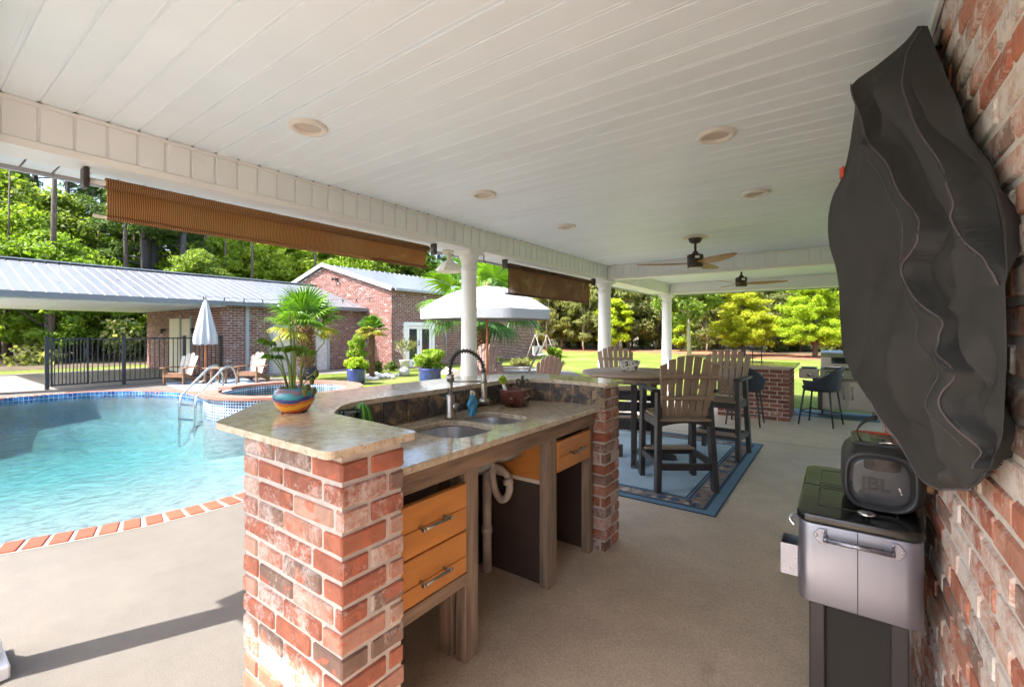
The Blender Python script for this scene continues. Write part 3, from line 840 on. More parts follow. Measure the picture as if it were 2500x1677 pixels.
# beams: core, face boards, trims
def beam(name, x0, x1, y0, y1):
    return B().box(x0, x1, y0, y1, BZ + .004, CZ + .03).build(name, 'vinyl_beam', roof)
fb = B().box(-.052, .052, -.004, .004, 0, CZ - BZ - .052, bev=.0025).mesh('beam_board', 'vinyl_beam')
def face_boards(bo, a, b_, pos, axis):
    u = a + PW / 2
    while u < b_:
        z = BZ + .034
        if axis == 'y': link('beam_board', fb, bo, (pos, u, z), (0, 0, math.pi / 2))
        else: link('beam_board', fb, bo, (u, pos, z))
        u += PW
be = beam('beam', BX - .2, BX - .008, -.02, 9.57); face_boards(be, .17, 6.3, BX - .004, 'y'); face_boards(be, 6.5, 9.37, BX - .004, 'y')
B().box(BX - .008, BX + .010, .17, 6.3, CZ - .019, CZ - .001).build('trim', 'vinyl_trim', be); B().box(BX - .008, BX + .006, .17, 6.3, BZ, BZ + .033).build('trim', 'vinyl_trim', be)
B().box(BX - .008, BX + .010, 6.5, 9.37, CZ - .019, CZ - .001).build('trim', 'vinyl_trim', be); B().box(BX - .008, BX + .006, 6.5, 9.37, BZ, BZ + .033).build('trim', 'vinyl_trim', be)
for (yy, nm) in ((6.3, 1), (9.37, 2)):
    be = beam('beam', BX - .006, 4.0, yy + .008, yy + .2); face_boards(be, BX + .02, 4.0, yy + .004, 'x')
    B().box(BX + .012, 4.0, yy - .010, yy + .008, CZ - .019, CZ - .001).build('trim', 'vinyl_trim', be); B().box(BX + .008, 4.0, yy - .006, yy + .008, BZ, BZ + .033).build('trim', 'vinyl_trim', be)
be = beam('beam', BX - .006, HX, -.01, .162); face_boards(be, BX + .02, HX, .166, 'x')
# outside soffit and fascia
sb = B().box(0, .262, -.0525, .0525, 0, .01, bev=.002).mesh('soffit_board', 'vinyl')
y = -.45
while y < 9.9:
    link('soffit_board', sb, roof, (-3.243, y, BZ + .03)); y += PW
B().box(-3.25, -2.985, -.52, 9.98, BZ + .042, CZ + .03).build('soffit_backing', 'gap_dark', roof)
B().box(-3.275, -3.25, -.54, 10.0, BZ + .012, CZ + .17).build('fascia', 'white_metal_trim', roof)
B().box(-3.25, HX, -.54, -.52, BZ + .012, CZ + .17).build('fascia', 'white_metal_trim', roof)
B().box(-3.25, 4.1, 10.0, 10.02, BZ + .012, CZ + .17).build('fascia', 'white_metal_trim', roof)
B().box(-3.24, 4.0, 9.58, 9.99, BZ + .03, BZ + .04).build('soffit_end', 'vinyl', roof)
B().box(-2.98, HX, -.51, -.03, BZ + .03, BZ + .04).build('soffit_end', 'vinyl', roof)

def column(x, y, r, label):
    c = thing('porch_column', label, 'column', (x, y, 0), 0, 'round white columns along the patio edge')
    h = BZ + .002
    B().lathe([(r * 1.02, .11), (r * 1.03, .5), (r, 1.2), (r * .95, h - .19), (r * .95, h - .18)], 40).build('shaft', 'white_paint', c)
    k = B().lathe([(r * .95, h - .19), (r * 1.07, h - .185), (r * 1.07, h - .165), (r * .97, h - .16), (r * .98, h - .105), (r * 1.1, h - .09), (r * 1.28, h - .055), (r * 1.3, h - .045)], 40); k.build('capital', 'white_paint', c)
    q = r * 1.36; B().box(-q, q, -q, q, h - .045, h, bev=.004).build('abacus', 'white_paint', c)
    B().lathe([(r * 1.5, .055), (r * 1.62, .075), (r * 1.6, .10), (r * 1.3, .12), (r * 1.1, .135), (r * 1.02, .16)], 40).build('base_ring', 'white_paint', c)
    q = r * 1.72; B().box(-q, q, -q, q, .001, .055, bev=.006).build('plinth', 'white_paint', c)
column(-2.79, .17, .076, 'white round column at the lower left corner, only its base in view')
column(-2.88, 3.30, .076, 'white round column standing behind the bar and faucet')
column(-2.88, 6.42, .098, 'white round column behind the dining table chair, under the beam corner')
column(-2.88, 9.5, .098, 'white round column farthest down the patio at the lawn')

for i, (x, y, l) in enumerate([(-2.05, 1.19, 'nearest recessed ceiling light above the pool end of the bar'), (-2.04, 2.5, 'recessed ceiling light above the far end of the bar'), (-2.04, 3.7, 'farthest recessed ceiling light beside the beam, smallest one'), (-.49, 2.42, 'recessed ceiling light left of the hanging black cover'), (-.47, 3.59, 'recessed ceiling light above the aisle in front of the ceiling fan')]):
    t = thing('recessed_light', l, 'ceiling light', (x, y, CZ - .003), 0, 'recessed lights in the patio ceiling')
    B().lathe([(.060, -.001), (.066, -.013), (.082, -.014), (.087, -.009), (.087, .004)], 36, capb=False, capt=False).build('trim_ring', 'recess', t)
    B().lathe([(.061, -.001), (.05, .0012), (.046, .0018), (.0, .0019)], 30, capb=False, capt=False).build('lens', 'lens_beige', t)

# ------------------------------------------------------------------ roller shades
def shade(label, x, y0, y1, zt, zb, mat, lean, dark):
    t = thing('roller_shade', label, 'roller shade', (x, y0, zt), 0, 'brown roller shades under the patio beam')
    L = y1 - y0
    B().tube([(0, .04, 0), (0, L - .04, 0)], .027, 16).build('roll', mat, t)
    B().tube([(0, -.03, 0), (0, L + .02, 0)], .013, 12).build('rod', 'white_paint' if not dark else 'dark_bronze', t)
    nx = 60; P = []
    for j in range(9):
        v = j / 8; z = -.0 - (zt - zb) * v
        P.append([(-.026 + lean * v * (1 - v) * 4 * .5 + .004 * math.sin(i * .9 + j), .05 + (L - .1) * i / nx, z) for i in range(nx + 1)])
    f = B().grid(P); f.add([(a - .0025, b_, c) for a, b_, c in f.v], [tuple(reversed(q)) for q in f.f], True)
    f.build('fabric', mat, t)
    B().tube([(-.026, .0, zb - zt), (-.026, L - .045, zb - zt)], .008, 10).build('hem_bar', 'cream' if not dark else 'dark_bronze', t)
    B().tube([(-.026, .05, zb - zt), (-.026, L - .05, zb - zt)], .0125, 10).build('hem_sleeve', mat, t)
    for yy in (-.045, L + .02):
        B().box(-.035, .035, yy, yy + .022, -.045, BZ - zt + .004, bev=.006).build('bracket', 'dark_bronze', t)
    return t
shade('long tan roller shade over the pool side, woven and partly lowered', -2.9, .60, 2.82, 2.095, 1.935, 'shade_tan', .02, False)
shade('shorter dark brown roller shade in front of the open white umbrella', -2.9, 3.94, 6.04, 2.095, 1.79, 'shade_brown', .012, True)
hk = thing('shade_hook', 'small black hook under the beam between the column and the dark shade', 'hook', (-2.9, 3.55, BZ))
B().tube(catmull([(0, 0, .0), (0, 0, -.05), (0, .012, -.07), (0, .03, -.062)], 5), .005, 8).build('wire', 'black_metal', hk)

pf = thing('soffit_lantern', 'white flared outdoor light hanging under the eave left of the column', 'light fixture', (-3.12, 3.28, BZ + .03))
B().lathe([(.06, -.03), (.07, -.02), (.07, 0)], 24).build('canopy', 'cream', pf)
B().tube([(0, 0, -.03), (0, 0, -.12)], .02, 12).build('stem', 'cream', pf)
k = B(); k.lathe([(.02, -.1), (.05, -.115), (.085, -.13), (.13, -.185), (.135, -.21), (.125, -.212)], 8, a0=.39, smooth=False); k.build('shade', 'cream', pf)
for i in range(8):
    a = i * math.pi / 4; B().bar((.03 * math.cos(a), .03 * math.sin(a), -.1), (.137 * math.cos(a), .137 * math.sin(a), -.2), .008, .008).build('rib', 'white_paint', pf)
fl = thing('flood_light', 'white flood light under the eave at the left edge of the picture', 'light fixture', (-3.02, .22, BZ))
B().lathe([(.05, -.03), (.055, -.01), (.055, .0)], 20).build('canopy', 'white_plastic', fl)
B().lathe([(.03, 0), (.05, .03), (.058, .09), (.05, .1)], 20).build('lamp_head', 'white_plastic', fl, (.02, .05, -.06), (rad(120), 0, .3))

# ------------------------------------------------------------------ ceiling fans
def fan(loc, angs, label, tilt):
    t = thing('ceiling_fan', label, 'ceiling fan', loc, 0, 'ceiling fans with wooden blades')
    B().lathe([(.118, -.012), (.12, -.004), (.12, 0)], 36).build('medallion', 'cream', t)
    B().lathe([(.035, -.062), (.055, -.05), (.07, -.014), (.07, -.011)], 30).build('canopy', 'dark_bronze', t)
    B().tube([(0, 0, -.05), (0, 0, -.16)], .013, 12).build('downrod', 'dark_bronze', t)
    B().lathe([(.074, -.315), (.077, -.30), (.08, -.19), (.072, -.18), (.034, -.17), (.026, -.15), (.013, -.14)], 36).build('motor', 'dark_bronze', t)
    B().lathe([(.02, -.334), (.055, -.328), (.07, -.314)], 30).build('light_kit', 'opal', t)
    B().box(.077, .080, -.022, .022, -.225, -.20).build('sticker', 'white_paint', t, (0, 0, 0), (0, 0, rad(-62)))
    out = []
    for i in range(15):
        u = i / 14; out.append((.05 + .53 * u, .018 + .055 * math.sin(math.pi * min(1, u * .93 + .07)) ** .8 * (1 - .25 * u)))
    poly = [(x, w_) for x, w_ in out] + [(.585, 0)] + [(x, -w_ * .75) for x, w_ in reversed(out)]
    for a in angs:
        b = B(); vs = []
        for s in (0, 1):
            for x, y_ in poly: vs.append((x, y_, -.265 - .006 * s - y_ * math.tan(rad(tilt)) + .03 * (x - .1) ** 2))
        m = len(poly); b.add(vs, [tuple(range(m)), tuple(range(2 * m - 1, m - 1, -1))] + [(i, m + i, m + (i + 1) % m, (i + 1) % m) for i in range(m)])
        b.build('blade', 'wood_blade', t, rot=(0, 0, rad(a)), recalc=True)
fan((-1.2, 4.92, CZ), (-40, 80, 200), 'nearer ceiling fan with dark motor and three wooden blades', 14)
fan((-1.15, 7.35, CZ), (8, 128, 248), 'farther ceiling fan beyond the cross beam, three wooden blades', 12)
# ------------------------------------------------------------------ brick garage with carport, and the taller brick building
def face_bricks(parent, origin, u, nrm_, length, ztop, openings, maxparts, partfirst):
    """bricks of one wall face; ztop(s) = wall height at distance s; openings = (s0, s1, z0, z1)"""
    o = Vector(origin); u = Vector(u); nv = Vector(nrm_)
    ch, bl, j = .0765, .205, .0175
    items = []; row = 0; z = .0
    while z < 4.6:
        s = -(bl + j) * (.5 if row % 2 else 0)
        while s < length:
            a, b_ = max(0, s), min(length, s + bl)
            cuts = [(a, b_)]
            for (s0, s1, z0, z1) in openings:
                if z + ch > z0 + .02 and z < z1 - .02:
                    new = []
                    for (p, q) in cuts:
                        if q <= s0 or p >= s1: new.append((p, q))
                        else:
                            if p < s0: new.append((p, s0))
                            if q > s1: new.append((s1, q))
                    cuts = new
            for (p, q) in cuts:
                if q - p > .03 and z + ch <= min(ztop(p), ztop(q)) + .02: items.append((p, q, z))
            s += bl + j
        z += ch; row += 1
    items.sort(key=lambda it: partfirst(it))
    mass = B()
    rot = math.atan2(u.y, u.x)
    for k, (p, q, z) in enumerate(items):
        c = o + u * ((p + q) / 2) + nv * (-.03 + R.uniform(-.003, .002)) + Vector((0, 0, z + ch / 2))
        if k < maxparts:
            link('brick', brick_mesh(round((q - p) / .02) * .02 or .02, .07, ch - j, 'building_brick', 0), parent, c, (0, 0, rot))
        else:
            M = Matrix.Translation(c) @ Matrix.Rotation(rot, 4, 'Z')
            mass.box(-(q - p) / 2, (q - p) / 2, -.035, .035, -(ch - j) / 2, (ch - j) / 2, M)
    return mass
def merge(parent, ms):
    m = B()
    for k in ms: m.add(k.v, k.f)
    stuff(m.build('brick_courses', 'building_brick_mass', parent))
def roof_panels(parent, y0, y1, xe, ze, xr, zr, w, mat='white_metal'):
    """standing-seam sheets from eave (xe, ze) to ridge (xr, zr)"""
    L = math.hypot(xr - xe, zr - ze); ang = math.atan2(zr - ze, xr - xe)
    b = B(); b.box(0, L, .02, w - .02, 0, .012); b.box(0, L, w * .32, w * .34, .012, .018); b.box(0, L, w * .65, w * .67, .012, .018); k0 = len(b.f)
    b.add([(0, -.03, 0), (0, -.016, .042), (0, .016, .042), (0, .03, 0), (L, -.03, 0), (L, -.016, .042), (L, .016, .042), (L, .03, 0)], [(0, 1, 5, 4), (1, 2, 6, 5), (2, 3, 7, 6), (0, 3, 2, 1), (4, 5, 6, 7)])
    me = b.mesh('roof_panel', mat); me.materials.append(MATS['white_paint'])
    for i, pl in enumerate(me.polygons): pl.material_index = 1 if i >= k0 else 0
    if True: pass
    n = int(round((y1 - y0) / w))
    for i in range(n):
        o = link('roof_panel', me, parent, (xe, y0 + i * w, ze))
        o.rotation_euler = (0, -ang, 0) if xr > xe else (0, -ang, 0)
gar = thing('brick_garage', 'low red brick garage with white ribbed metal roof and open carport', 'garage', (0, 0, 0))
GX0, GX1, GY0, GY1, CY0 = -22.0, -15.2, 6.1, 11.08, .95
gtop = lambda s: 2.24
m1_ = face_bricks(gar, (GX1, GY0, 0), (0, 1, 0), (1, 0, 0), GY1 - GY0, gtop, [(1.42, 3.52, 0, 1.55), (.62, .72, 0, 2.3)], 290, lambda it: it[0])
m2_ = face_bricks(gar, (GX0, GY0, 0), (1, 0, 0), (0, -1, 0), GX1 - GX0 - .04, lambda s: 2.24 + 1.0 * (1 - abs(s - 3.4) / 3.4), [(2.5, 3.55, 0, 1.85), (3.55, 4.4, 0, 1.85)], 0, lambda it: 0)
merge(gar, [m1_, m2_])
B().box(GX0, GX1 - .012, GY0 + .012, GY1, 0, 2.24).build('wall_core', 'mortar_grey', gar)
gb = B(); gb.add([(GX0, GY0 + .012, 2.24), (GX1 - .012, GY0 + .012, 2.24), (-18.6, GY0 + .012, 3.25)], [(0, 1, 2)]); gb.build('gable_core', 'mortar_grey', gar)
# end wall opening under the carport: white garage door with frame and lights
B().box(-19.5, -18.5, GY0 - .05, GY0 + .02, 0, 1.85).build('door_surround', 'cream', gar)
d = B().box(-18.42, -17.62, GY0 - .03, GY0 + .02, 0, 1.82).build('door', 'cream', gar)
for i in range(6): B().box(-18.40, -17.64, GY0 - .036, GY0 - .03, .04 + i * .3, .31 + i * .3, bev=.003).build('door_panel', 'cream', d)
for x in (-18.5, -17.6): B().box(x - .05, x + .05, GY0 - .06, GY0 + .0, 0, 1.9).build('door_frame', 'white_metal_trim', gar)
for x in (-20.1, -17.3):
    l = B().box(x - .06, x + .06, GY0 - .14, GY0, 1.42, 1.5).build('wall_lantern', 'black_metal', gar)
    B().tube([(x, GY0 - .1, 1.42), (x, GY0 - .1, 1.33)], .035, 10).build('bulb_cage', 'black_metal', l)
# roll-up door on the front
rd = B().box(GX1 - .08, GX1 - .05, 7.55, 9.55, 0, 1.5).build('roller_door', 'white_metal_trim', gar)
sl = B().box(-.008, .008, 0, 1.98, -.031, .031, bev=.008).mesh('door_slat', 'white_metal_trim')
for i in range(22): link('door_slat', sl, rd, (GX1 - .045, 7.56, .04 + i * .066))
for yy in (7.47, 9.55): B().box(GX1 - .02, GX1 + .012, yy, yy + .10, 0, 1.56).build('door_jamb', 'white_metal_trim', gar)
B().box(GX1 - .02, GX1 + .012, 7.57, 9.55, 1.5, 1.60).build('door_head', 'white_metal_trim', gar)
B().box(GX1 - .0, GX1 + .05, 6.72, 6.82, 0, 2.2).build('downspout', 'white_metal_trim', gar)
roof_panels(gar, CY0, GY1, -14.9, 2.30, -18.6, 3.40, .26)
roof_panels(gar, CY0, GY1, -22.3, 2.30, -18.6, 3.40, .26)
B().box(-18.75, -18.45, CY0, GY1, 3.405, 3.44).build('ridge_cap', 'white_metal_trim', gar)
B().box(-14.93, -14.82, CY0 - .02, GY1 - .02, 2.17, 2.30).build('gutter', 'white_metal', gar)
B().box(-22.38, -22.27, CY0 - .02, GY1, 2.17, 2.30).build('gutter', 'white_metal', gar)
B().box(-19.9, -19.3, 8.8, 10.9, 3.3, 3.5).build('roof_monitor', 'white_metal_trim', gar)
cbm = B().box(0, 7.3, 0, .246, 0, .012, bev=.004).mesh('carport_ceiling_board', 'vinyl')
for i in range(20): link('carport_ceiling_board', cbm, gar, (-22.25, CY0 + .02 + i * .256, 2.14))
B().box(-22.25, -14.95, CY0, GY0 - .02, 2.16, 2.2).build('carport_ceiling', 'vinyl', gar)
for x in (-21.9, -15.3): B().box(x - .2, x + .2, 1.05, 1.45, 0, 2.14).build('carport_pier', 'building_brick_mass', gar)

tb = thing('brick_building', 'tall red brick building with white metal gable roof and french doors', 'building', (0, 0, 0))
TY0, TY1, TX0, TX1 = 11.08, 20.9, -22.1, -13.48
tt = lambda s: 2.98
m3_ = face_bricks(tb, (TX1, TY0, 0), (0, 1, 0), (1, 0, 0), TY1 - TY0, tt, [(.58, 2.2, 0, 1.76)], 290, lambda it: it[0])
def gab(s): return 2.98 + 1.2 * (1 - abs(s - 4.31) / 4.31)
m4_ = face_bricks(tb, (TX0, TY0, 0), (1, 0, 0), (0, -1, 0), TX1 - TX0 - .04, gab, [(-.1, 5.6, 0, 2.2)], 0, lambda it: 0)
merge(tb, [m3_, m4_])
B().box(TX0, TX1 - .012, TY0 + .012, TY1, 0, 2.98).build('wall_core', 'mortar_grey', tb)
g2 = B(); g2.add([(TX0, TY0 + .012, 2.98), (TX1 - .012, TY0 + .012, 2.98), (-17.8, TY0 + .012, 4.17)], [(0, 1, 2)]); g2.build('gable_core', 'mortar_grey', tb)
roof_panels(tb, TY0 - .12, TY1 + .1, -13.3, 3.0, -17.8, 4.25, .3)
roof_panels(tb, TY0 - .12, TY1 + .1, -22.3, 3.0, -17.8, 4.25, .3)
for sx in (-13.28, -22.32):
    b = B(); b.bar((sx, TY0 - .15, 2.98), (-17.8, TY0 - .15, 4.235), .05, .16); b.build('barge_board', 'white_metal_trim', tb)
B().box(-13.32, -13.24, TY0 + .02, TY1 + .1, 2.92, 3.01).build('eave_trim', 'white_metal_trim', tb)
B().lathe([(.12, 0), (.12, .16), (.16, .17), (.14, .26)], 16).build('roof_vent', 'white_metal_trim', tb, (-15.2, 17.0, 3.75))
ld = B().box(-17.0, -16.8, TY0 - .1, TY0, 3.55, 3.6).build('flood_lamp', 'black_metal', tb)
for x in (-17.0, -16.8): B().sphere((x, TY0 - .16, 3.56), .06, 10, 6).build('lamp_head', 'black_metal', ld)
# french doors
fy0, fy1 = 11.68, 13.26
fd = B().box(TX1 - .06, TX1 - .02, fy0, fy1, 0.05, 1.74).build('french_door', 'white_paint', tb)
for a, b_ in ((fy0 - .02, fy0 + .12), (fy1 - .12, fy1 + .02)): B().box(TX1 - .03, TX1 + .03, a, b_, 0, 1.76).build('door_frame', 'white_paint', fd)
B().box(TX1 - .028, TX1 + .032, fy0 + .12, fy1 - .12, 1.62, 1.762).build('door_frame', 'white_paint', fd)
for k in (0, 1):
    a = fy0 + .14 + k * .66
    for (p, q) in ((a, a + .12), (a + .52, a + .64)): B().box(TX1 - .02, TX1 + .006, p, q, .05, 1.6).build('stile', 'white_paint', fd)
    for (p, q) in ((.05, .32), (1.5, 1.6)): B().box(TX1 - .02, TX1 + .005, a + .12, a + .52, p, q).build('rail', 'white_paint', fd)
    B().box(TX1 - .012, TX1 - .006, a + .1, a + .54, .3, 1.52).build('pane', 'window_glass', fd)
for z in (.9, 1.0): B().sphere((TX1 + .04, fy0 + .74, z), .03, 10, 6).build('door_knob', 'black_metal', fd)
B().box(TX1, TX1 + .25, fy0 - .1, fy1 + .1, 0, .05).build('door_step', 'path_pink', tb)
B().tube([(TX1 + .03, 13.95, .3), (TX1 + .03, 13.95, 1.4)], .018, 8).build('conduit', 'white_metal_trim', tb)
B().box(-14.45, -14.05, TY0 - .03, TY0 + .0, 1.28, 1.42).build('wall_plaque', 'red_orange', tb)

# ------------------------------------------------------------------ black pool fence
fx = -15.27
fen = thing('pool_fence', 'black metal picket fence and gate in front of the carport', 'fence', (fx, 0, 0))
posts = [2.31, 3.74, 5.10, 6.04]
for y in posts:
    p = B().box(-.037, .037, y - .037, y + .037, 0, 1.25, bev=.004).build('post', 'black_metal', fen)
    B().box(-.042, .042, y - .042, y + .042, 1.25, 1.275, bev=.008).build('post_cap', 'black_metal', p)
for (a, b_) in ((3.08, 3.70), (3.78, 5.06), (5.14, 6.0)):
    for z in (.10, 1.20): B().box(-.016, .016, a, b_, z - .018, z + .018).build('rail', 'black_metal', fen)
pk = B().box(-.009, .009, -.009, .009, .1, 1.2).mesh('picket', 'black_metal')
y = 3.12
while y < 6.0:
    if min(abs(y - p) for p in posts) > .06: link('picket', pk, fen, (0, y, 0))
    y += .107
gt = link('gate', B().box(-.018, .018, 2.37, 3.05, 1.19, 1.225).mesh('gate', 'black_metal'), fen)
for (a, b_, c, d_) in ((2.37, 3.05, .08, .115), (2.37, 2.405, .08, 1.225), (3.015, 3.05, .08, 1.225)): B().box(-.0185, .0185, a, b_, c, d_).build('gate_frame', 'black_metal', gt)
y = 2.44
while y < 3.01: link('picket', pk, gt, (0, y, 0)); y += .066
B().box(-.03, .03, 2.985, 3.03, .78, .98, bev=.008).build('latch', 'black_metal', gt)

# ------------------------------------------------------------------ trees
def tube_tree(trunk, limbs, mat, name='trunk'):
    b = B(); b.tube(*trunk, 10)
    for p, r in limbs: b.tube(p, r, 6)
    return b
def oak(seed, H, W, zb, mat, leafsize, nclump, nper, bark='bark', tr=.16):
    rr = random.Random(seed)
    cs = []; limbs = []
    for i in range(nclump):
        z = zb + (H - zb) * rr.random() ** .8
        f = math.sin(math.pi * min(1, max(.06, (z - zb) / (H - zb) * .85 + .12))) ** .6
        a = rr.uniform(0, 2 * math.pi); r = W * f * rr.random() ** .5 * .86
        cs.append((r * math.cos(a), r * math.sin(a), z, rr.uniform(.16, .30) * W, rr.uniform(.11, .2) * W))
        if i % 3 == 0:
            z0 = zb * .7 + (z - zb) * .45
            limbs.append(([(0, 0, z0), (r * .5 * math.cos(a), r * .5 * math.sin(a), (z0 + z) / 2 + .1), (r * math.cos(a), r * math.sin(a), z)], [tr * .35, tr * .22, tr * .06]))
    tk = tube_tree(([(0, 0, -.1), (rr.uniform(-.1, .1), rr.uniform(-.1, .1), zb), (rr.uniform(-.2, .2), rr.uniform(-.2, .2), H * .85)], [tr * 1.25, tr, tr * .2]), limbs, bark)
    return tk.mesh('trunk', bark), leaf_mesh('crown', mat, cs, nper, leafsize, .6, seed)
def pine(seed, H, zb, W, nb, nper, bark='bark_purple', tr=.24):
    rr = random.Random(seed); cs = []; limbs = []
    for i in range(nb):
        z = zb + (H - zb) * (i + rr.random()) / nb; a = rr.uniform(0, 2 * math.pi)
        L = W * (1.05 - .7 * (z - zb) / (H - zb)) * rr.uniform(.5, 1)
        p1 = (L * .5 * math.cos(a), L * .5 * math.sin(a), z + L * .1); p2 = (L * math.cos(a), L * math.sin(a), z + L * .22)
        limbs.append(([(0, 0, z), p1, p2], [tr * .22, tr * .14, .012]))
        for k in range(4):
            u = rr.uniform(.45, 1.05)
            cs.append((L * u * math.cos(a) + rr.uniform(-.3, .3), L * u * math.sin(a) + rr.uniform(-.3, .3), z + L * .22 * u + rr.uniform(-.05, .25), rr.uniform(.32, .55), rr.uniform(.18, .3)))
    tk = tube_tree(([(0, 0, -.1), (rr.uniform(-.1, .1), rr.uniform(-.1, .1), H * .5), (rr.uniform(-.2, .2), 0, H)], [tr, tr * .8, .03]), limbs, bark)
    return tk.mesh('trunk', bark), leaf_mesh('crown', 'needle', cs, nper, .17, .16, seed, .2)
def cypress(seed, H, W, mat):
    rr = random.Random(seed); cs = []; limbs = []
    nt_ = 17
    for t in range(nt_):
        z = .75 + (H - .9) * t / (nt_ - 1) + rr.uniform(-.1, .1); f = (1 - (t / (nt_ - 1)) ** 1.7) * .95 + .07
        if t == 0: f = .8
        m = max(3, int(9 * f))
        for k in range(m):
            a = 2 * math.pi * (k + rr.random() * .8) / m; L = W * f * rr.uniform(.6, 1.12); zc = z; z = z + rr.uniform(-.22, .22)
            dz = rr.uniform(-.02, .14) * L
            limbs.append(([(0, 0, z - .15), (L * .5 * math.cos(a), L * .5 * math.sin(a), z + .05), (L * math.cos(a), L * math.sin(a), z + dz)], [.035, .02, .006]))
            for u in (.4, .62, .82, .98):
                cs.append((L * u * math.cos(a), L * u * math.sin(a), z + dz * u + rr.uniform(-.1, .14), .24 + .12 * rr.random(), .13 + .09 * rr.random()))
            z = zc
    tk = tube_tree(([(0, 0, -.05), (0, 0, H * .6), (0, 0, H)], [.13, .07, .02]), limbs, 'bark')
    return tk.mesh('trunk', 'bark'), leaf_mesh('crown', mat, cs, 190, .052, .42, seed, .5)
def tree(name, label, group, meshes, x, y, s=1.0, rz=None, sz=None):
    t = thing(name, label, 'tree', (x, y, 0), R.uniform(0, 6.28) if rz is None else rz, group)
    t.scale = (s, s, sz or s)
    link('trunk', meshes[0], t); link('crown', meshes[1], t)
    return t
OA = oak(1, 9.5, 3.4, 2.2, 'leaf_mid', .125, 84, 165)
OB = oak(2, 7.0, 2.9, 1.2, 'leaf_bright', .12, 74, 175)
OC = oak(3, 10.0, 3.2, 2.8, 'leaf_dark', .13, 80, 160)
OD = oak(4, 6.0, 2.4, .8, 'leaf_dull', .11, 70, 220, 'bark_pale', .10)
OR = oak(5, 4.6, 1.9, .9, 'leaf_rust', .09, 50, 160, 'bark_pale', .06)
OL = oak(6, 3.6, 1.5, .5, 'leaf_lime', .10, 46, 170, 'bark', .06)
PA = pine(11, 16, 4.2, 3.2, 46, 60); PB = pine(12, 17.5, 6.5, 3.0, 40, 60); PC = pine(13, 14, 3.0, 2.8, 44, 60)
CA = cypress(21, 5.6, 1.75, 'leaf_yellow'); CB = cypress(22, 6.2, 1.85, 'leaf_lime')
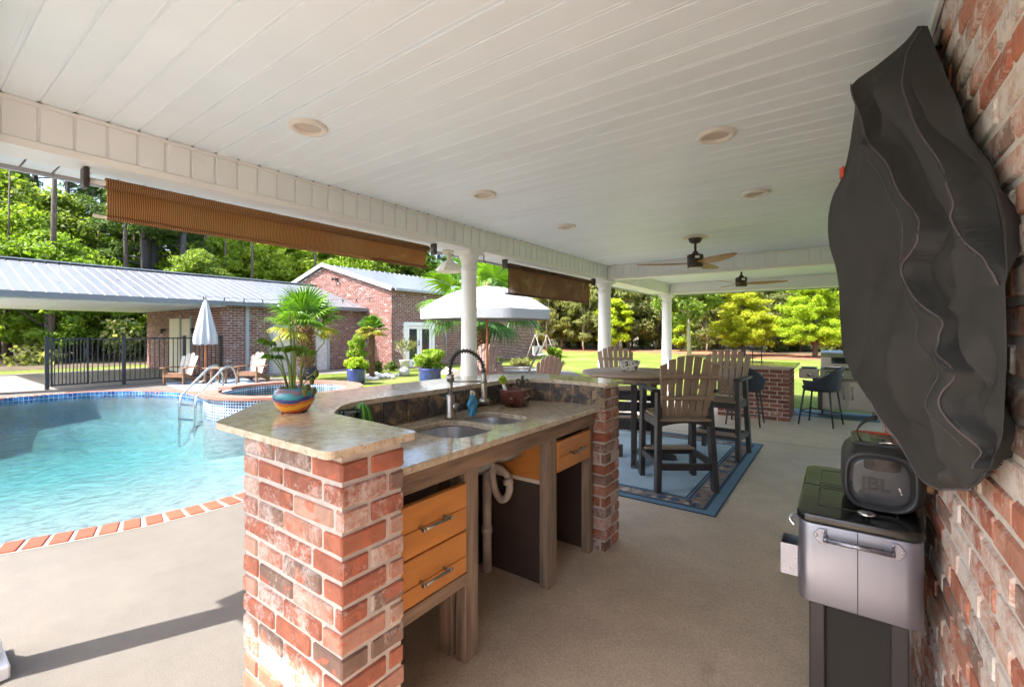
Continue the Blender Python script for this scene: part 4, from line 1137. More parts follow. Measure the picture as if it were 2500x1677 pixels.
for k, n_, l_, x, y, s in [
    ('OB', 'broadleaf_tree', 'bright green bushy tree at the left edge of the view', -31.19, 3.45, 1.0),
    ('OB', 'broadleaf_tree', 'bright green bushy tree above the left carport roof', -29.02, 4.39, 0.82),
    ('OB', 'broadleaf_tree', 'nearer bright green bushy tree left of the tan shade hem', -32.65, 6.09, 0.85),
    ('OB', 'broadleaf_tree', 'farther bright green bushy tree left of the tan shade hem', -37.17, 7.77, 1.0),
    ('OB', 'broadleaf_tree', 'bright green bushy tree behind the carport, by the double trunks', -29.04, 6.84, 0.5),
    ('PA', 'pine_tree', 'nearer wide crowned pine left of the tan shade hem', -39.49, 8.56, 1),
    ('PA', 'pine_tree', 'farther wide crowned pine left of the tan shade hem', -45.5, 7.94, 1.05),
    ('PB', 'pine_tree', 'tall straight pine above the left carport roof', -41.68, 5.76, 1),
    ('PA', 'pine_tree', 'nearer wide crowned pine behind the carport, by the double trunks', -33.53, 9.16, 1.25),
    ('PA', 'pine_tree', 'farther wide crowned pine behind the carport, by the double trunks', -33.83, 9.68, 1.3),
    ('PC', 'pine_tree', 'low branched pine behind the closed umbrella', -31.69, 10.48, 0.9),
    ('OB', 'broadleaf_tree', 'bright green bushy tree behind the closed umbrella', -28.52, 9.06, 0.55),
    ('OB', 'broadleaf_tree', 'nearer bright green bushy tree behind the garage ridge', -32.44, 12.4, 1.05),
    ('OB', 'broadleaf_tree', 'farther bright green bushy tree behind the garage ridge', -32.86, 14.56, 1.1),
    ('PC', 'pine_tree', 'low branched pine behind the garage ridge', -35.95, 14.81, 1),
    ('OB', 'broadleaf_tree', 'nearer bright green bushy tree left of the tall gable peak', -34.04, 17.4, 1.2),
    ('OB', 'broadleaf_tree', 'farther bright green bushy tree left of the tall gable peak', -34.99, 19.19, 1.15),
    ('PA', 'pine_tree', 'wide crowned pine left of the tall gable peak', -38.13, 18.16, 1.1),
    ('PB', 'pine_tree', 'tall straight pine left of the tall gable peak', -35.82, 21.05, 1.1),
    ('OB', 'broadleaf_tree', 'nearer bright green bushy tree behind the tall gable roof', -30.51, 22.41, 1.1),
    ('OB', 'broadleaf_tree', 'farther bright green bushy tree behind the tall gable roof', -34.15, 22.25, 1.25),
    ('PA', 'pine_tree', 'wide crowned pine behind the tall gable roof', -35.9, 25.92, 1.1),
    ('PC', 'pine_tree', 'low branched pine right of the tall gable, by the eave lantern', -35.03, 29.01, 1.1),
    ('OA', 'broadleaf_tree', 'mid green broadleaf tree behind the tall gable roof', -34.51, 26.92, 1.1),
    ('OB', 'broadleaf_tree', 'bright green bushy tree right of the tall gable, by the eave lantern', -34.93, 31.54, 1.4),
    ('PB', 'pine_tree', 'tall straight pine right of the tall gable, by the eave lantern', -34.34, 34.43, 1),
    ('OA', 'broadleaf_tree', 'mid green broadleaf tree at the left edge of the view', -34.12, 2.57, 1),
    ('OA', 'broadleaf_tree', 'nearer mid green broadleaf tree behind the closed umbrella', -28.7, 10.16, 0.6),
    ('OA', 'broadleaf_tree', 'farther mid green broadleaf tree behind the closed umbrella', -36.97, 12.84, 1.1),
    ('OA', 'broadleaf_tree', 'nearer mid green broadleaf tree above the left carport roof', -34.94, 4.45, 0.8),
    ('OA', 'broadleaf_tree', 'farther mid green broadleaf tree above the left carport roof', -38.12, 5.86, 1.0),
    ('PA', 'pine_tree', 'wide crowned pine at the left edge of the view', -40.69, 4.01, 1),
    ('OA', 'broadleaf_tree', 'mid green broadleaf tree behind the garage ridge', -39.61, 15.87, 1.15),
    ('OA', 'broadleaf_tree', 'nearer mid green broadleaf tree left of the tall gable peak', -41.23, 19.63, 1.2),
    ('OA', 'broadleaf_tree', 'farther mid green broadleaf tree left of the tall gable peak', -39.59, 23.27, 1.2),
    ('OA', 'broadleaf_tree', 'mid green broadleaf tree behind the carport, by the double trunks', -37.74, 9.83, 1.0)]:
    tree(n_, l_, 'trees in the wood behind the garage', globals()[k], x, y, s)
for k, n_, l_, x, y, s in [
    ('OA', 'broadleaf_tree', 'mid green broadleaf tree just right of the big palm', -22.04, 30.96, 1),
    ('OR', 'young_tree', 'pale rusty leaved young tree above the swing frame', -18.5, 30.42, 1.05),
    ('OC', 'broadleaf_tree', 'dark green broadleaf tree just right of the big palm', -22.17, 33.33, 1),
    ('OD', 'broadleaf_tree', 'dull olive tree above the swing frame', -18.34, 32.39, 1),
    ('OC', 'broadleaf_tree', 'dark green broadleaf tree left of the thick column', -18.13, 35.0, 1),
    ('OR', 'young_tree', 'pale rusty leaved young tree left of the thick column', -15.48, 30.74, 0.95),
    ('PC', 'pine_tree', 'low branched pine above the swing frame', -19.87, 36.21, 1),
    ('PA', 'pine_tree', 'wide crowned pine just right of the big palm', -24.45, 37.85, 1),
    ('OD', 'broadleaf_tree', 'dull olive tree left of the thick column', -15.33, 33.31, 1),
    ('OD', 'broadleaf_tree', 'dull olive tree just right of the thick column', -13.67, 35.12, 1.2),
    ('OL', 'young_tree', 'small lime green tree just right of the thick column', -13.6, 31.85, 1.05),
    ('PB', 'pine_tree', 'tall straight pine just right of the thick column', -14.84, 37.36, 1),
    ('OC', 'broadleaf_tree', 'dark green broadleaf tree at the farthest column', -14.46, 40.1, 1),
    ('OD', 'broadleaf_tree', 'dull olive tree at the farthest column', -12.05, 36.91, 1),
    ('PA', 'pine_tree', 'wide crowned pine at the farthest column', -13.37, 43.34, 1),
    ('OA', 'broadleaf_tree', 'mid green broadleaf tree by the leaning lawn tree', -8.98, 39.11, 1),
    ('OC', 'broadleaf_tree', 'dark green broadleaf tree behind the yellow green cypress', -7.68, 38.81, 1),
    ('OL', 'young_tree', 'small lime green tree by the leaning lawn tree', -9.29, 33.96, 0.8),
    ('OR', 'young_tree', 'pale rusty leaved young tree by the leaning lawn tree', -7.65, 34.52, 0.75),
    ('OA', 'broadleaf_tree', 'mid green broadleaf tree between the two cypresses', -4.14, 38.89, 1),
    ('OC', 'broadleaf_tree', 'dark green broadleaf tree between the two cypresses', -3.93, 43.97, 1),
    ('OD', 'broadleaf_tree', 'dull olive tree between the two cypresses', -4.12, 35.22, 0.8),
    ('OB', 'broadleaf_tree', 'bright green bushy tree behind the lime cypress', -2.14, 37.87, 0.9),
    ('OC', 'broadleaf_tree', 'dark green broadleaf tree behind the lime cypress', 0.1, 41.94, 1),
    ('OA', 'broadleaf_tree', 'mid green broadleaf tree beyond the gas grill', 1.29, 37.87, 0.9),
    ('OC', 'broadleaf_tree', 'dark green broadleaf tree beyond the gas grill', 2.75, 42.61, 1),
    ('PB', 'pine_tree', 'tall straight pine between the two cypresses', -3.58, 49.15, 1),
    ('PC', 'pine_tree', 'low branched pine behind the yellow green cypress', -7.51, 43.86, 1),
    ('OB', 'broadleaf_tree', 'bright green bushy tree beyond the gas grill', 4.18, 41.17, 1)]:
    tree(n_, l_, 'trees at the wood edge beyond the lawn', globals()[k], x, y, s)
tree('cypress_tree', 'yellow green feathery cypress on the lawn left of the island counter top', None, CA, -4.51, 29.52, 1.0)
tree('cypress_tree', 'lime green feathery cypress on the lawn above the gas grill', None, CB, -1.01, 29.44, 1.0)
CR = oak(31, 5.6, 2.3, 2.0, 'leaf_mid', .11, 52, 220, 'bark_pale', .10)
tree('lawn_tree', 'leaning pale trunked tree with rounded crown standing on the lawn', None, CR, -6.65, 26.0, 1.0).rotation_euler = (rad(3), rad(-5), 1.2)
# the wood behind, read as one mass
rg = np.random.default_rng(5)
cl = []; ul = []; tks = B()
for i in range(430):
    if i % 2: x = rg.uniform(-62, -36); y = rg.uniform(-22, 62)
    else: x = rg.uniform(-60, 24); y = rg.uniform(44, 62)
    cl.append((x, y, rg.uniform(1.0, 9.5), rg.uniform(1.0, 2.3), rg.uniform(.7, 1.5)))
for i in range(330):
    if i % 2: x = rg.uniform(-40, -26.5); y = rg.uniform(-12, 40)
    else:
        x = rg.uniform(-34, 14); y = rg.uniform(36.5, 43) + max(0, x) * .25
    ul.append((x, y, rg.uniform(.25, 1.5), rg.uniform(.5, 1.1), rg.uniform(.35, .8)))
for i in range(170):
    if i % 2: x = rg.uniform(-50, -28); y = rg.uniform(-14, 45)
    else: x = rg.uniform(-36, 14); y = rg.uniform(38, 50)
    h = rg.uniform(7, 15); r = rg.uniform(.04, .16); tks.tube([(x, y, -.1), (x + rg.uniform(-.3, .3), y + rg.uniform(-.3, .3), h)], [r, r * .4], 6)
wo = link('woodland', leaf_mesh('woodland', 'leaf_bright', cl, 170, .30, .6, 51)); stuff(wo); tag(wo, 'dense dark green wood closing the view behind garage and lawn', 'woodland')
ud = link('undergrowth', leaf_mesh('undergrowth', 'leaf_dull', ul, 190, .12, .6, 52)); stuff(ud); tag(ud, 'tangled green undergrowth along the edge of the wood', 'undergrowth')
tko = stuff(tks.build('tree_stems', 'bark', None)); tag(tko, 'thin dark stems crowded between the trees of the wood', 'tree stems')
# ------------------------------------------------------------------ fan palms
def frond_mesh(name, Lp, Rf, nseg, mat, sag=.25, seed=0, spread=115, split=.55):
    rr = random.Random(seed); b = B()
    pts = [(Lp * u, 0, Lp * (.10 * u - sag * .5 * u * u)) for u in (0, .33, .66, 1)]
    b.tube(pts, [.012 * (1 + Lp), .010 * (1 + Lp), .008 * (1 + Lp), .006 * (1 + Lp)], 5)
    c = Vector(pts[-1])
    for i in range(nseg):
        th = rad(-spread + 2 * spread * i / (nseg - 1) + rr.uniform(-2, 2)); L = Rf * (1 - .28 * abs(th / rad(spread)) ** 2) * rr.uniform(.93, 1.05)
        d = Vector((math.cos(th), math.sin(th), 0)); w = Vector((-d.y, d.x, 0)) * (Rf * split * math.tan(rad(spread) / nseg) * 1.1)
        def dz(u): return -sag * Rf * u ** 2.2 * .9 + .10 * Rf * math.sin(u * 2.5)
        m = d * L * split; q = d * L * .82
        vs = [c, c + m - w + Vector((0, 0, dz(split) - .012)), c + m + Vector((0, 0, dz(split) + .01)), c + m + w + Vector((0, 0, dz(split) - .012)), c + q - w * .5 + Vector((0, 0, dz(.82))), c + q + w * .5 + Vector((0, 0, dz(.82))), c + d * L + Vector((0, 0, dz(1) - rr.uniform(0, .12) * Rf))]
        b.add(vs, [(0, 1, 2), (0, 2, 3), (1, 4, 2), (2, 5, 3), (2, 4, 5), (4, 6, 5)])
    return b.mesh(name, mat)
def palm(label, x, y, h, r0, Lp, Rf, n, mats, seed, pitch=(-30, 75), pot=None, skirt=True, z0=0.0, lean=(0, 0)):
    rr = random.Random(seed)
    t = thing('fan_palm', label, 'palm', (x, y, z0))
    pts = [(lean[0] * u * u, lean[1] * u * u, h * u) for u in (0, .25, .5, .75, 1)]
    tr = B().tube(pts, [r0 * 1.25, r0 * 1.05, r0, r0, r0 * .8], 14).build('trunk', 'palm_trunk', t)
    bo = B()
    rows = int(h / .05)
    for i in range(rows):                           # old leaf bases round the trunk
        u = i / rows; k = 7
        for j in range(k):
            a = 2 * math.pi * (j + .5 * (i % 2)) / k + rr.uniform(-.15, .15); rr_ = r0 * (1.08 - .1 * u)
            bx = lean[0] * u * u + rr_ * math.cos(a); by = lean[1] * u * u + rr_ * math.sin(a)
            bo.bar((bx * .9, by * .9, h * u), (bx + .6 * r0 * math.cos(a), by + .6 * r0 * math.sin(a), h * u + .10), .055 * r0 / .12, .014)
    stuff(bo.build('leaf_bases', 'palm_fibre', t))
    fm = [frond_mesh('frond', Lp * s, Rf * s, 26, m, .22 + .12 * k, seed + k) for k, (m, s) in enumerate(mats)]
    for i in range(n):
        u = (i + .5) / n; p = pitch[1] + (pitch[0] - pitch[1]) * u ** .8; a = i * 2.399 + rr.uniform(-.2, .2)
        k = min(len(fm) - 1, int(u * len(fm)))
        link('frond', fm[k], t, (lean[0], lean[1], h - .04 + .06 * (1 - u)), (rr.uniform(-.25, .25), -rad(p), a))
    return t
palm('short fan palm with thick shaggy trunk standing behind the spa', -12.12, 7.0, 1.5, .16, .62, .66, 21, [('palm_leaf', 1.0), ('palm_leaf', .95), ('palm_leaf_gold', .8)], 3, (-14, 85), lean=(-.06, -.03))
palm('slim young fan palm growing from the white stone ring by the gable', -11.68, 8.85, 1.45, .056, .24, .34, 18, [('palm_leaf', .9), ('palm_leaf_gold', 1.0)], 5, (-22, 80))
palm('large fan palm spreading behind the open white umbrella', -8.43, 10.2, 2.15, .17, 1.1, .95, 20, [('palm_leaf', 1.0), ('palm_leaf', 1.0), ('palm_leaf_dark', 1.0)], 8, (-24, 80))
pb = thing('palm_planter', 'dark blue glazed pot under the shaggy palm behind the spa', 'planter', (-12.12, 7.0, 0))
B().lathe([(.17, 0), (.24, .12), (.27, .3), (.24, .40), (.22, .40), (.22, .36)], 28).build('pot', 'navy', pb)
# stone ring
rng_ = thing('stone_ring', 'white rock bed at the foot of the slim palm', 'rock bed', (-11.68, 8.85, 0))
for i in range(60):
    a = R.uniform(0, 6.28); r = .75 * math.sqrt(R.random()); s = R.uniform(.05, .11)
    if r < .12: continue
    b = B().sphere((0, 0, 0), s, 7, 5, (1, R.uniform(.7, 1), R.uniform(.45, .7))); b.v = [(x + R.uniform(-.01, .01), y + R.uniform(-.01, .01), z) for x, y, z in b.v]; b.sm = [False] * len(b.sm)
    b.build('rock', 'stone_white', rng_, (r * 1.2 * math.cos(a), r * math.sin(a), .015), (0, 0, R.uniform(0, 6)))
bo = B().sphere((0, 0, .12), .2, 9, 6, (1, .8, .75)); bo.v = [(x + R.uniform(-.03, .03), y + R.uniform(-.03, .03), max(-.01, z + R.uniform(-.02, .02))) for x, y, z in bo.v]; bo.sm = [False] * len(bo.sm)
tag(bo.build('boulder', 'stone_white', None, (-11.25, 9.75, 0)), 'single white boulder lying right of the slim palm', 'rock')

# ------------------------------------------------------------------ potted plants outdoors
def shrub(parent, z, r, hz, mat, n, per, size, seed, name='foliage'):
    rr = random.Random(seed); cs = []
    for i in range(n):
        a = rr.uniform(0, 6.28); q = r * math.sqrt(rr.random()) * .75; cs.append((q * math.cos(a), q * math.sin(a), z + hz * rr.random(), r * .38, r * .3))
    return link(name, leaf_mesh(name, mat, cs, per, size, .5, seed), parent)
def pot(parent, prof, mat, name='pot'): return B().lathe(prof, 28).build(name, mat, parent)
p = thing('blue_planter', 'square shouldered blue glazed planter with yellow green fern beside the spa', 'planter', (-10.43, 7.4, 0))
pot(p, [(.20, 0), (.235, .1), (.24, .36), (.25, .40), (.22, .40), (.21, .36)], 'blue_glaze'); shrub(p, .42, .34, .22, 'leaf_lime', 16, 90, .05, 61)
p = thing('topiary_tree', 'round boxwood topiary behind the fern planter near the gable', 'shrub', (-12.95, 9.2, 0))
pot(p, [(.16, 0), (.20, .28), (.21, .3), (.18, .3)], 'blue_glaze'); B().tube([(0, 0, .28), (.02, 0, .7)], .02, 8).build('stem', 'bark', p); shrub(p, .62, .38, .62, 'leaf_bright', 34, 110, .04, 62)
p = thing('blue_planter', 'blue glazed planter with leafy green shrub left of the column', 'planter', (-8.98, 8.69, 0))
pot(p, [(.26, 0), (.30, .1), (.30, .36), (.32, .40), (.28, .40), (.27, .36)], 'blue_glaze'); shrub(p, .40, .42, .42, 'leaf_bright', 26, 90, .055, 63)
p = thing('white_planter', 'tapered white pot with sparse twiggy bonsai by the french doors', 'planter', (-12.56, 10.92, 0))
pot(p, [(.13, 0), (.19, .36), (.20, .38), (.17, .38)], 'white_pot')
for i in range(9):
    a = R.uniform(0, 6.28); B().tube([(0, 0, .36), (.1 * math.cos(a), .1 * math.sin(a), .6), (.36 * math.cos(a), .36 * math.sin(a), R.uniform(.75, 1.05))], [.02, .012, .004], 6).build('branch', 'bark_pale', p)
shrub(p, .75, .45, .3, 'leaf_rust', 18, 26, .04, 64)
p = thing('white_planter', 'small white pot with succulent behind the fire pit chairs', 'planter', (-9.47, 12.29, 0))
pot(p, [(.14, 0), (.19, .34), (.2, .36), (.17, .36)], 'white_pot'); shrub(p, .38, .2, .12, 'leaf_dull', 10, 50, .04, 65)
p = thing('grey_planter', 'tall tapered grey pot with glossy bush at the lawn edge', 'planter', (-6.5, 11.09, 0))
pot(p, [(.10, 0), (.16, .46), (.165, .48), (.14, .48)], 'grey_pot'); shrub(p, .52, .24, .38, 'leaf_bright', 22, 80, .045, 66); shrub(p, .42, .34, .1, 'leaf_mid', 8, 40, .04, 67, 'trailing_leaves')
p = thing('rosemary_bed', 'low bed of reddish grasses in front of the shaded brick wall', 'plants', (-9.3, 13.6, 0))
shrub(p, .05, .45, .3, 'leaf_rust', 20, 80, .05, 68)
for i, (x, y, s) in enumerate([(-12.9, 9.8, .5), (-13.0, 10.6, .4)]):
    p = thing('wall_shrub', ('dark low shrub at the foot of the garage wall', 'dark low shrub at the corner of the gable wall')[i], 'shrub', (x, y, 0)); shrub(p, .05, s * .7, .25, 'leaf_dark', 14, 80, .04, 70 + i)

# ------------------------------------------------------------------ umbrellas
um = thing('open_umbrella', 'open white patio umbrella with drooping valance and wooden pole', 'umbrella', (-6.41, 7.96, 0))
B().tube([(0, 0, 0), (0, 0, 2.38)], .024, 14).build('pole', 'umbrella_wood', um)
B().lathe([(.03, 2.36), (.045, 2.40), (.02, 2.44), (.03, 2.47), (.005, 2.5)], 14).build('finial', 'umbrella_wood', um)
NS = 8; Rc = 1.5
def cano(rf, k): # radius fraction, angle index (panels of 6)
    a = 2 * math.pi * k / (NS * 6) + .2; f = (k % 6) / 6; fl = math.cos(math.pi / 8) / math.cos(math.pi / 4 * (f - .5)) / math.cos(math.pi / 8) * math.cos(math.pi / 8)
    z = 2.40 - .55 * rf ** 1.9 - .010 * math.sin(math.pi * f) * rf
    return (Rc * rf * fl * math.cos(a), Rc * rf * fl * math.sin(a), z)
P = [[cano(max(.01, j / 10), k) for k in range(NS * 6)] for j in range(11)]
c_ = B().grid(P, True); c_.add([(x, y, z - .012) for x, y, z in c_.v], [tuple(reversed(f)) for f in c_.f], True); c_.build('canopy', 'white_fabric', um)
P = []
for j in range(4):
    v = j / 3
    P.append([(cano(1, k)[0] * (1 - .01 * v + .012 * math.sin(k * 2.1) * v), cano(1, k)[1] * (1 - .01 * v + .012 * math.sin(k * 2.1) * v), cano(1, k)[2] - .20 * v + .012 * v * math.sin(math.pi * (k % 6) / 6)) for k in range(NS * 6)])
c_ = B().grid(P, True); c_.add([(x * .994, y * .994, z) for x, y, z in c_.v], [tuple(reversed(f)) for f in c_.f], True); c_.build('valance', 'white_fabric', um)
for k in range(8):
    a = 2 * math.pi * k / 8 + .2; B().bar((.03 * math.cos(a), .03 * math.sin(a), 2.34), (1.4 * math.cos(a), 1.4 * math.sin(a), 1.86), .02, .014).build('rib', 'umbrella_wood', um)
B().lathe([(.28, 0), (.28, .05), (.06, .09), (.04, .3)], 24).build('base', 'dark_bronze', um)
uc = thing('closed_umbrella', 'folded white umbrella on a wooden pole between the poolside chairs', 'umbrella', (-13.92, 5.14, 0))
B().tube([(0, 0, 0), (0, 0, 2.28)], .024, 12).build('pole', 'umbrella_wood', uc)
P = []
for j in range(14):
    v = j / 13; r = .02 + .25 * v ** .75 * (1 - .15 * max(0, v - .85) / .15); z = 2.26 - 1.22 * v
    P.append([(r * (1 + (.06 + .16 * v) * math.cos(9 * a)) * math.cos(a), r * (1 + (.06 + .16 * v) * math.cos(9 * a)) * math.sin(a), z + .02 * math.cos(9 * a) * v) for a in [2 * math.pi * k / 54 for k in range(54)]])
B().grid(P, True).build('canopy', 'umbrella_cloth', uc)
B().lathe([(.02, 2.24), (.028, 2.28), (.008, 2.33)], 10).build('finial', 'black_metal', uc)
B().lathe([(.22, 0), (.22, .05), (.05, .08), (.035, .25)], 20).build('base', 'dark_bronze', uc)

# ------------------------------------------------------------------ adirondack chairs (facing +y)
def adirondack(name, label, frame, slat, nback, wide=.56):
    t = thing(name, label, 'chair')
    bw = wide / nback
    for i in range(nback):
        u = (i - (nback - 1) / 2); h = .80 - .035 * (u * 4 / nback) ** 2 * 1.3
        b = B(); x = u * bw * .80; xt = u * bw * 1.04; w0 = bw * .36; w1 = bw * .47
        y0, z0 = -.22, .26; dy, dz = -.34 * h / .8, .74 * h / .8
        vs = []
        for (yy, th) in ((0, 0), (.022, 1)):
            vs += [(x - w0, y0 + yy, z0), (x + w0, y0 + yy, z0), (xt + w1, y0 + dy + yy, z0 + dz - .012 * abs(u)), (xt, y0 + dy * 1.03 + yy, z0 + dz + .018), (xt - w1, y0 + dy + yy, z0 + dz - .012 * abs(u))]
        b.add(vs, [(4, 3, 2, 1, 0), (5, 6, 7, 8, 9)] + [(i_, (i_ + 1) % 5, 5 + (i_ + 1) % 5, 5 + i_) for i_ in range(5)])
        b.build('back_slat', slat, t, bevel=.004, recalc=True)
    for i in range(5):
        yy = .28 - i * .105; z = .385 - .03 * i * .95
        B().box(-.27, .27, yy - .046, yy + .046, z - .012, z + .012, bev=.004).build('seat_slat', slat if slat != 'sand_poly' else frame, t, rot=(0, 0, 0))
    B().box(-.27, .27, .325, .35, .25, .40, bev=.004).build('front_apron', frame, t)
    for s in (-1, 1):
        B().box(s * .30 - .02, s * .30 + .02, .26, .36, 0, .54, bev=.004).build('front_leg', frame, t)
        b = B(); b.bar((s * .285, .34, .33), (s * .285, -.62, .05), .03, .12); b.build('rear_leg', frame, t)
        B().box(s * .34 - .07, s * .34 + .06, -.36, .42, .545, .57, bev=.006).build('arm', frame, t)
    B().box(-.33, .33, -.36, -.33, .50, .57, bev=.004).build('back_support', frame, t)
    B().box(-.26, .26, -.275, -.245, .27, .35, bev=.004).build('back_support', frame, t)
    return t
def place(o, x, y, face, s, label=None):
    o.location = (x, y, 0); o.rotation_euler = (0, 0, rad(face)); o.scale = (s, s, s)
    if label: o['label'] = label
    return o
a1 = adirondack('adirondack_chair', 'wooden poolside chair with pale slatted back left of the closed umbrella', 'teak_poly', 'sand_poly', 4, .54); a1['group'] = 'teak brown chairs at the poolside'
place(a1, -14.1, 4.62, 219, .80)
a2 = copy_tree(a1, (-13.05, 5.95, 0), rad(219), 'wooden poolside chair with pale slatted back right of the closed umbrella'); a2.scale = (.8, .8, .8)
b1 = adirondack('adirondack_chair', 'mauve brown slatted chair by the umbrella pole, facing the patio', 'mauve_poly', 'mauve_poly', 7, .56); b1['group'] = 'mauve brown chairs round the fire pit'
place(b1, -7.2, 8.85, 214, 1.07)
b2 = copy_tree(b1, (-6.0, 8.45, 0), rad(124), 'mauve brown slatted chair seen from the side, right of the umbrella pole'); b2.scale = (1.02,) * 3
b3 = copy_tree(b1, (-4.74, 7.6, 0), rad(52), 'mauve brown slatted chair with its rounded back turned to the bar'); b3.scale = (.93,) * 3
st = thing('side_table', 'small teak side table between the two poolside chairs', 'table', (-13.45, 5.2, 0))
B().box(-.25, .25, -.22, .22, .40, .425, bev=.004).build('table_top', 'teak_poly', st)
for sx in (-.2, .2):
    for sy in (-.17, .17): B().box(sx - .02, sx + .02, sy - .02, sy + .02, 0, .40).build('leg', 'teak_poly', st)
B().box(-.2, .2, -.012, .012, .12, .16).build('stretcher', 'teak_poly', st)
tag(B().box(-1.3, 1.3, -1.0, 1.0, .002, .009).build('pool_rug', 'mat_blue', None, (-13.3, 5.25, 0), (0, 0, rad(-6))), 'pale blue outdoor rug under the poolside chairs', 'rug')
fp = thing('fire_pit', 'low round white fire pit behind the mauve chairs', 'fire pit', (-7.24, 10.31, 0))
B().lathe([(.62, 0), (.62, .30), (.66, .31), (.66, .36), (.45, .36), (.43, .2)], 40, capt=True).build('bowl', 'white_pot', fp)
# swing frame
sw = thing('swing_frame', 'white metal swing frame with pale seat on the far lawn', 'swing', (-11.0, 17.6, 0), rad(12))
sw.scale = (.8, .8, .82)
for yy in (-1.0, 1.0):
    for xx in (-.6, .6): B().tube([(xx, yy * 1.05, 0), (0, yy, 1.55)], .014, 8).build('leg', 'grey_pot', sw)
B().tube([(0, -1.0, 1.55), (0, 1.0, 1.55)], .014, 8).build('top_bar', 'grey_pot', sw)
for yy in (-.7, .7): B().tube([(0, yy, 1.55), (.1, yy, .5)], .008, 6).build('chain', 'grey_pot', sw)
B().box(-.22, .22, -.75, .75, .42, .46).build('seat', 'white_pot', sw); B().box(-.24, -.2, -.75, .75, .46, .9).build('backrest', 'white_pot', sw)
# string lights
sl_ = thing('string_light', 'black cafe bulb string hanging across the front of the brick garage', 'string light', (0, 0, 0))
A = Vector((-13.0, 4.6, 2.28)); C2 = Vector((-12.3, 9.4, 2.50)); wp = []
for i in range(33):
    u = i / 32; p_ = A.lerp(C2, u); p_.z -= .10 * 4 * u * (1 - u); wp.append(p_)
B().tube(wp, .005, 5).build('wire', 'black_metal', sl_)
for i in range(1, 33, 3):
    q = wp[i]; l = B().tube([q, q - Vector((0, 0, .07))], .016, 8).build('socket', 'black_metal', sl_); B().sphere((q.x, q.y, q.z - .1), .028, 8, 6, (1, 1, 1.3)).build('bulb', 'clear_glass', l)
# ------------------------------------------------------------------ outdoor bar
bar = thing('outdoor_bar', 'curved brick bar with granite tops, double sink and open drawer cabinets', 'bar', (0, 0, 0))
ZU = 1.032; ZT = 1.052
def pillar(name, x0, x1, y0, y1, h):
    core = B().box(x0 + .0075, x1 - .0075, y0 + .0075, y1 - .0075, 0, h).build(name, 'mortar', bar)
    ch, j, bd, bl = .0678, .012, .092, .202
    z = 0; row = 0; W = x1 - x0; D = y1 - y0
    def run(a, b_, first):
        out = []; p = a; k = 0
        while p < b_ - .02:
            L = (first if (k == 0 and first) else bl); q = min(b_, p + L)
            if b_ - q < .04: q = b_
            out.append((p, q)); p = q + j; k += 1
        return out
    while z + ch < h + .03:
        zz = min(z + ch / 2, h - (ch - j) / 2); items = []
        if row % 2 == 0:
            for p, q in run(x0, x1, .10 if row % 4 == 0 else 0): items += [(p, q, y0, y0 + bd)] + ([(p, q, y1 - bd, y1)] if D > .3 else [])
            for p, q in run(x0 + bd + j, x1 - bd - j, 0): items += [(p, q, y1 - bd, y1)]
            for p, q in run(y0 + bd + j, y1, 0): items += [(x1 - bd, x1, p, q), (x0, x0 + bd, p, q)]
        else:
            for p, q in run(y0, y1, .155 if D > .2 else 0): items += [(x1 - bd, x1, p, q), (x0, x0 + bd, p, q)]
            for p, q in run(x0 + bd + j, x1 - bd - j, .15): items += [(p, q, y0, y0 + bd)] + ([(p, q, y1 - bd, y1)] if D > .2 else [])
        for (a, b_, c, d) in items:
            l, w = round((b_ - a) / .005) * .005, round((d - c) / .005) * .005
            link('brick', brick_mesh(l, w, ch - j, 'whitewashed_brick'), core, ((a + b_) / 2 + R.uniform(-.0015, .0015), (c + d) / 2 + R.uniform(-.0015, .0015), zz), (R.uniform(-.006, .006), R.uniform(-.006, .006), R.uniform(-.005, .005)))
        z += ch; row += 1
pillar('brick_pier', -1.675, -1.10, .733, .955, ZU)
pillar('brick_pier', -1.53, -1.172, 2.625, 2.845, ZU)
def rnd(poly, r, n=5):
    out = []
    for i, p in enumerate(poly):
        p = Vector(p); a = Vector(poly[i - 1]); b_ = Vector(poly[(i + 1) % len(poly)]); rr = min(r, (a - p).length * .45, (b_ - p).length * .45)
        s = p + (a - p).normalized() * rr; e = p + (b_ - p).normalized() * rr
        for k in range(n + 1):
            t = k / n; out.append(s.lerp(p, t).lerp(p.lerp(e, t), t))
    return [(p.x, p.y) for p in out]
outer = [(-1.085, .685), (-1.78, .685), (-2.12, .995), (-2.20, 1.18), (-2.21, 1.8), (-2.19, 2.36), (-2.09, 2.74), (-1.86, 2.95), (-1.52, 2.945), (-1.15, 2.885)]
inner = [(-1.15, 2.605), (-1.51, 2.64), (-1.70, 2.585), (-1.795, 2.40), (-1.80, 1.8), (-1.79, 1.26), (-1.745, 1.166), (-1.60, 1.03), (-1.085, 1.0)]
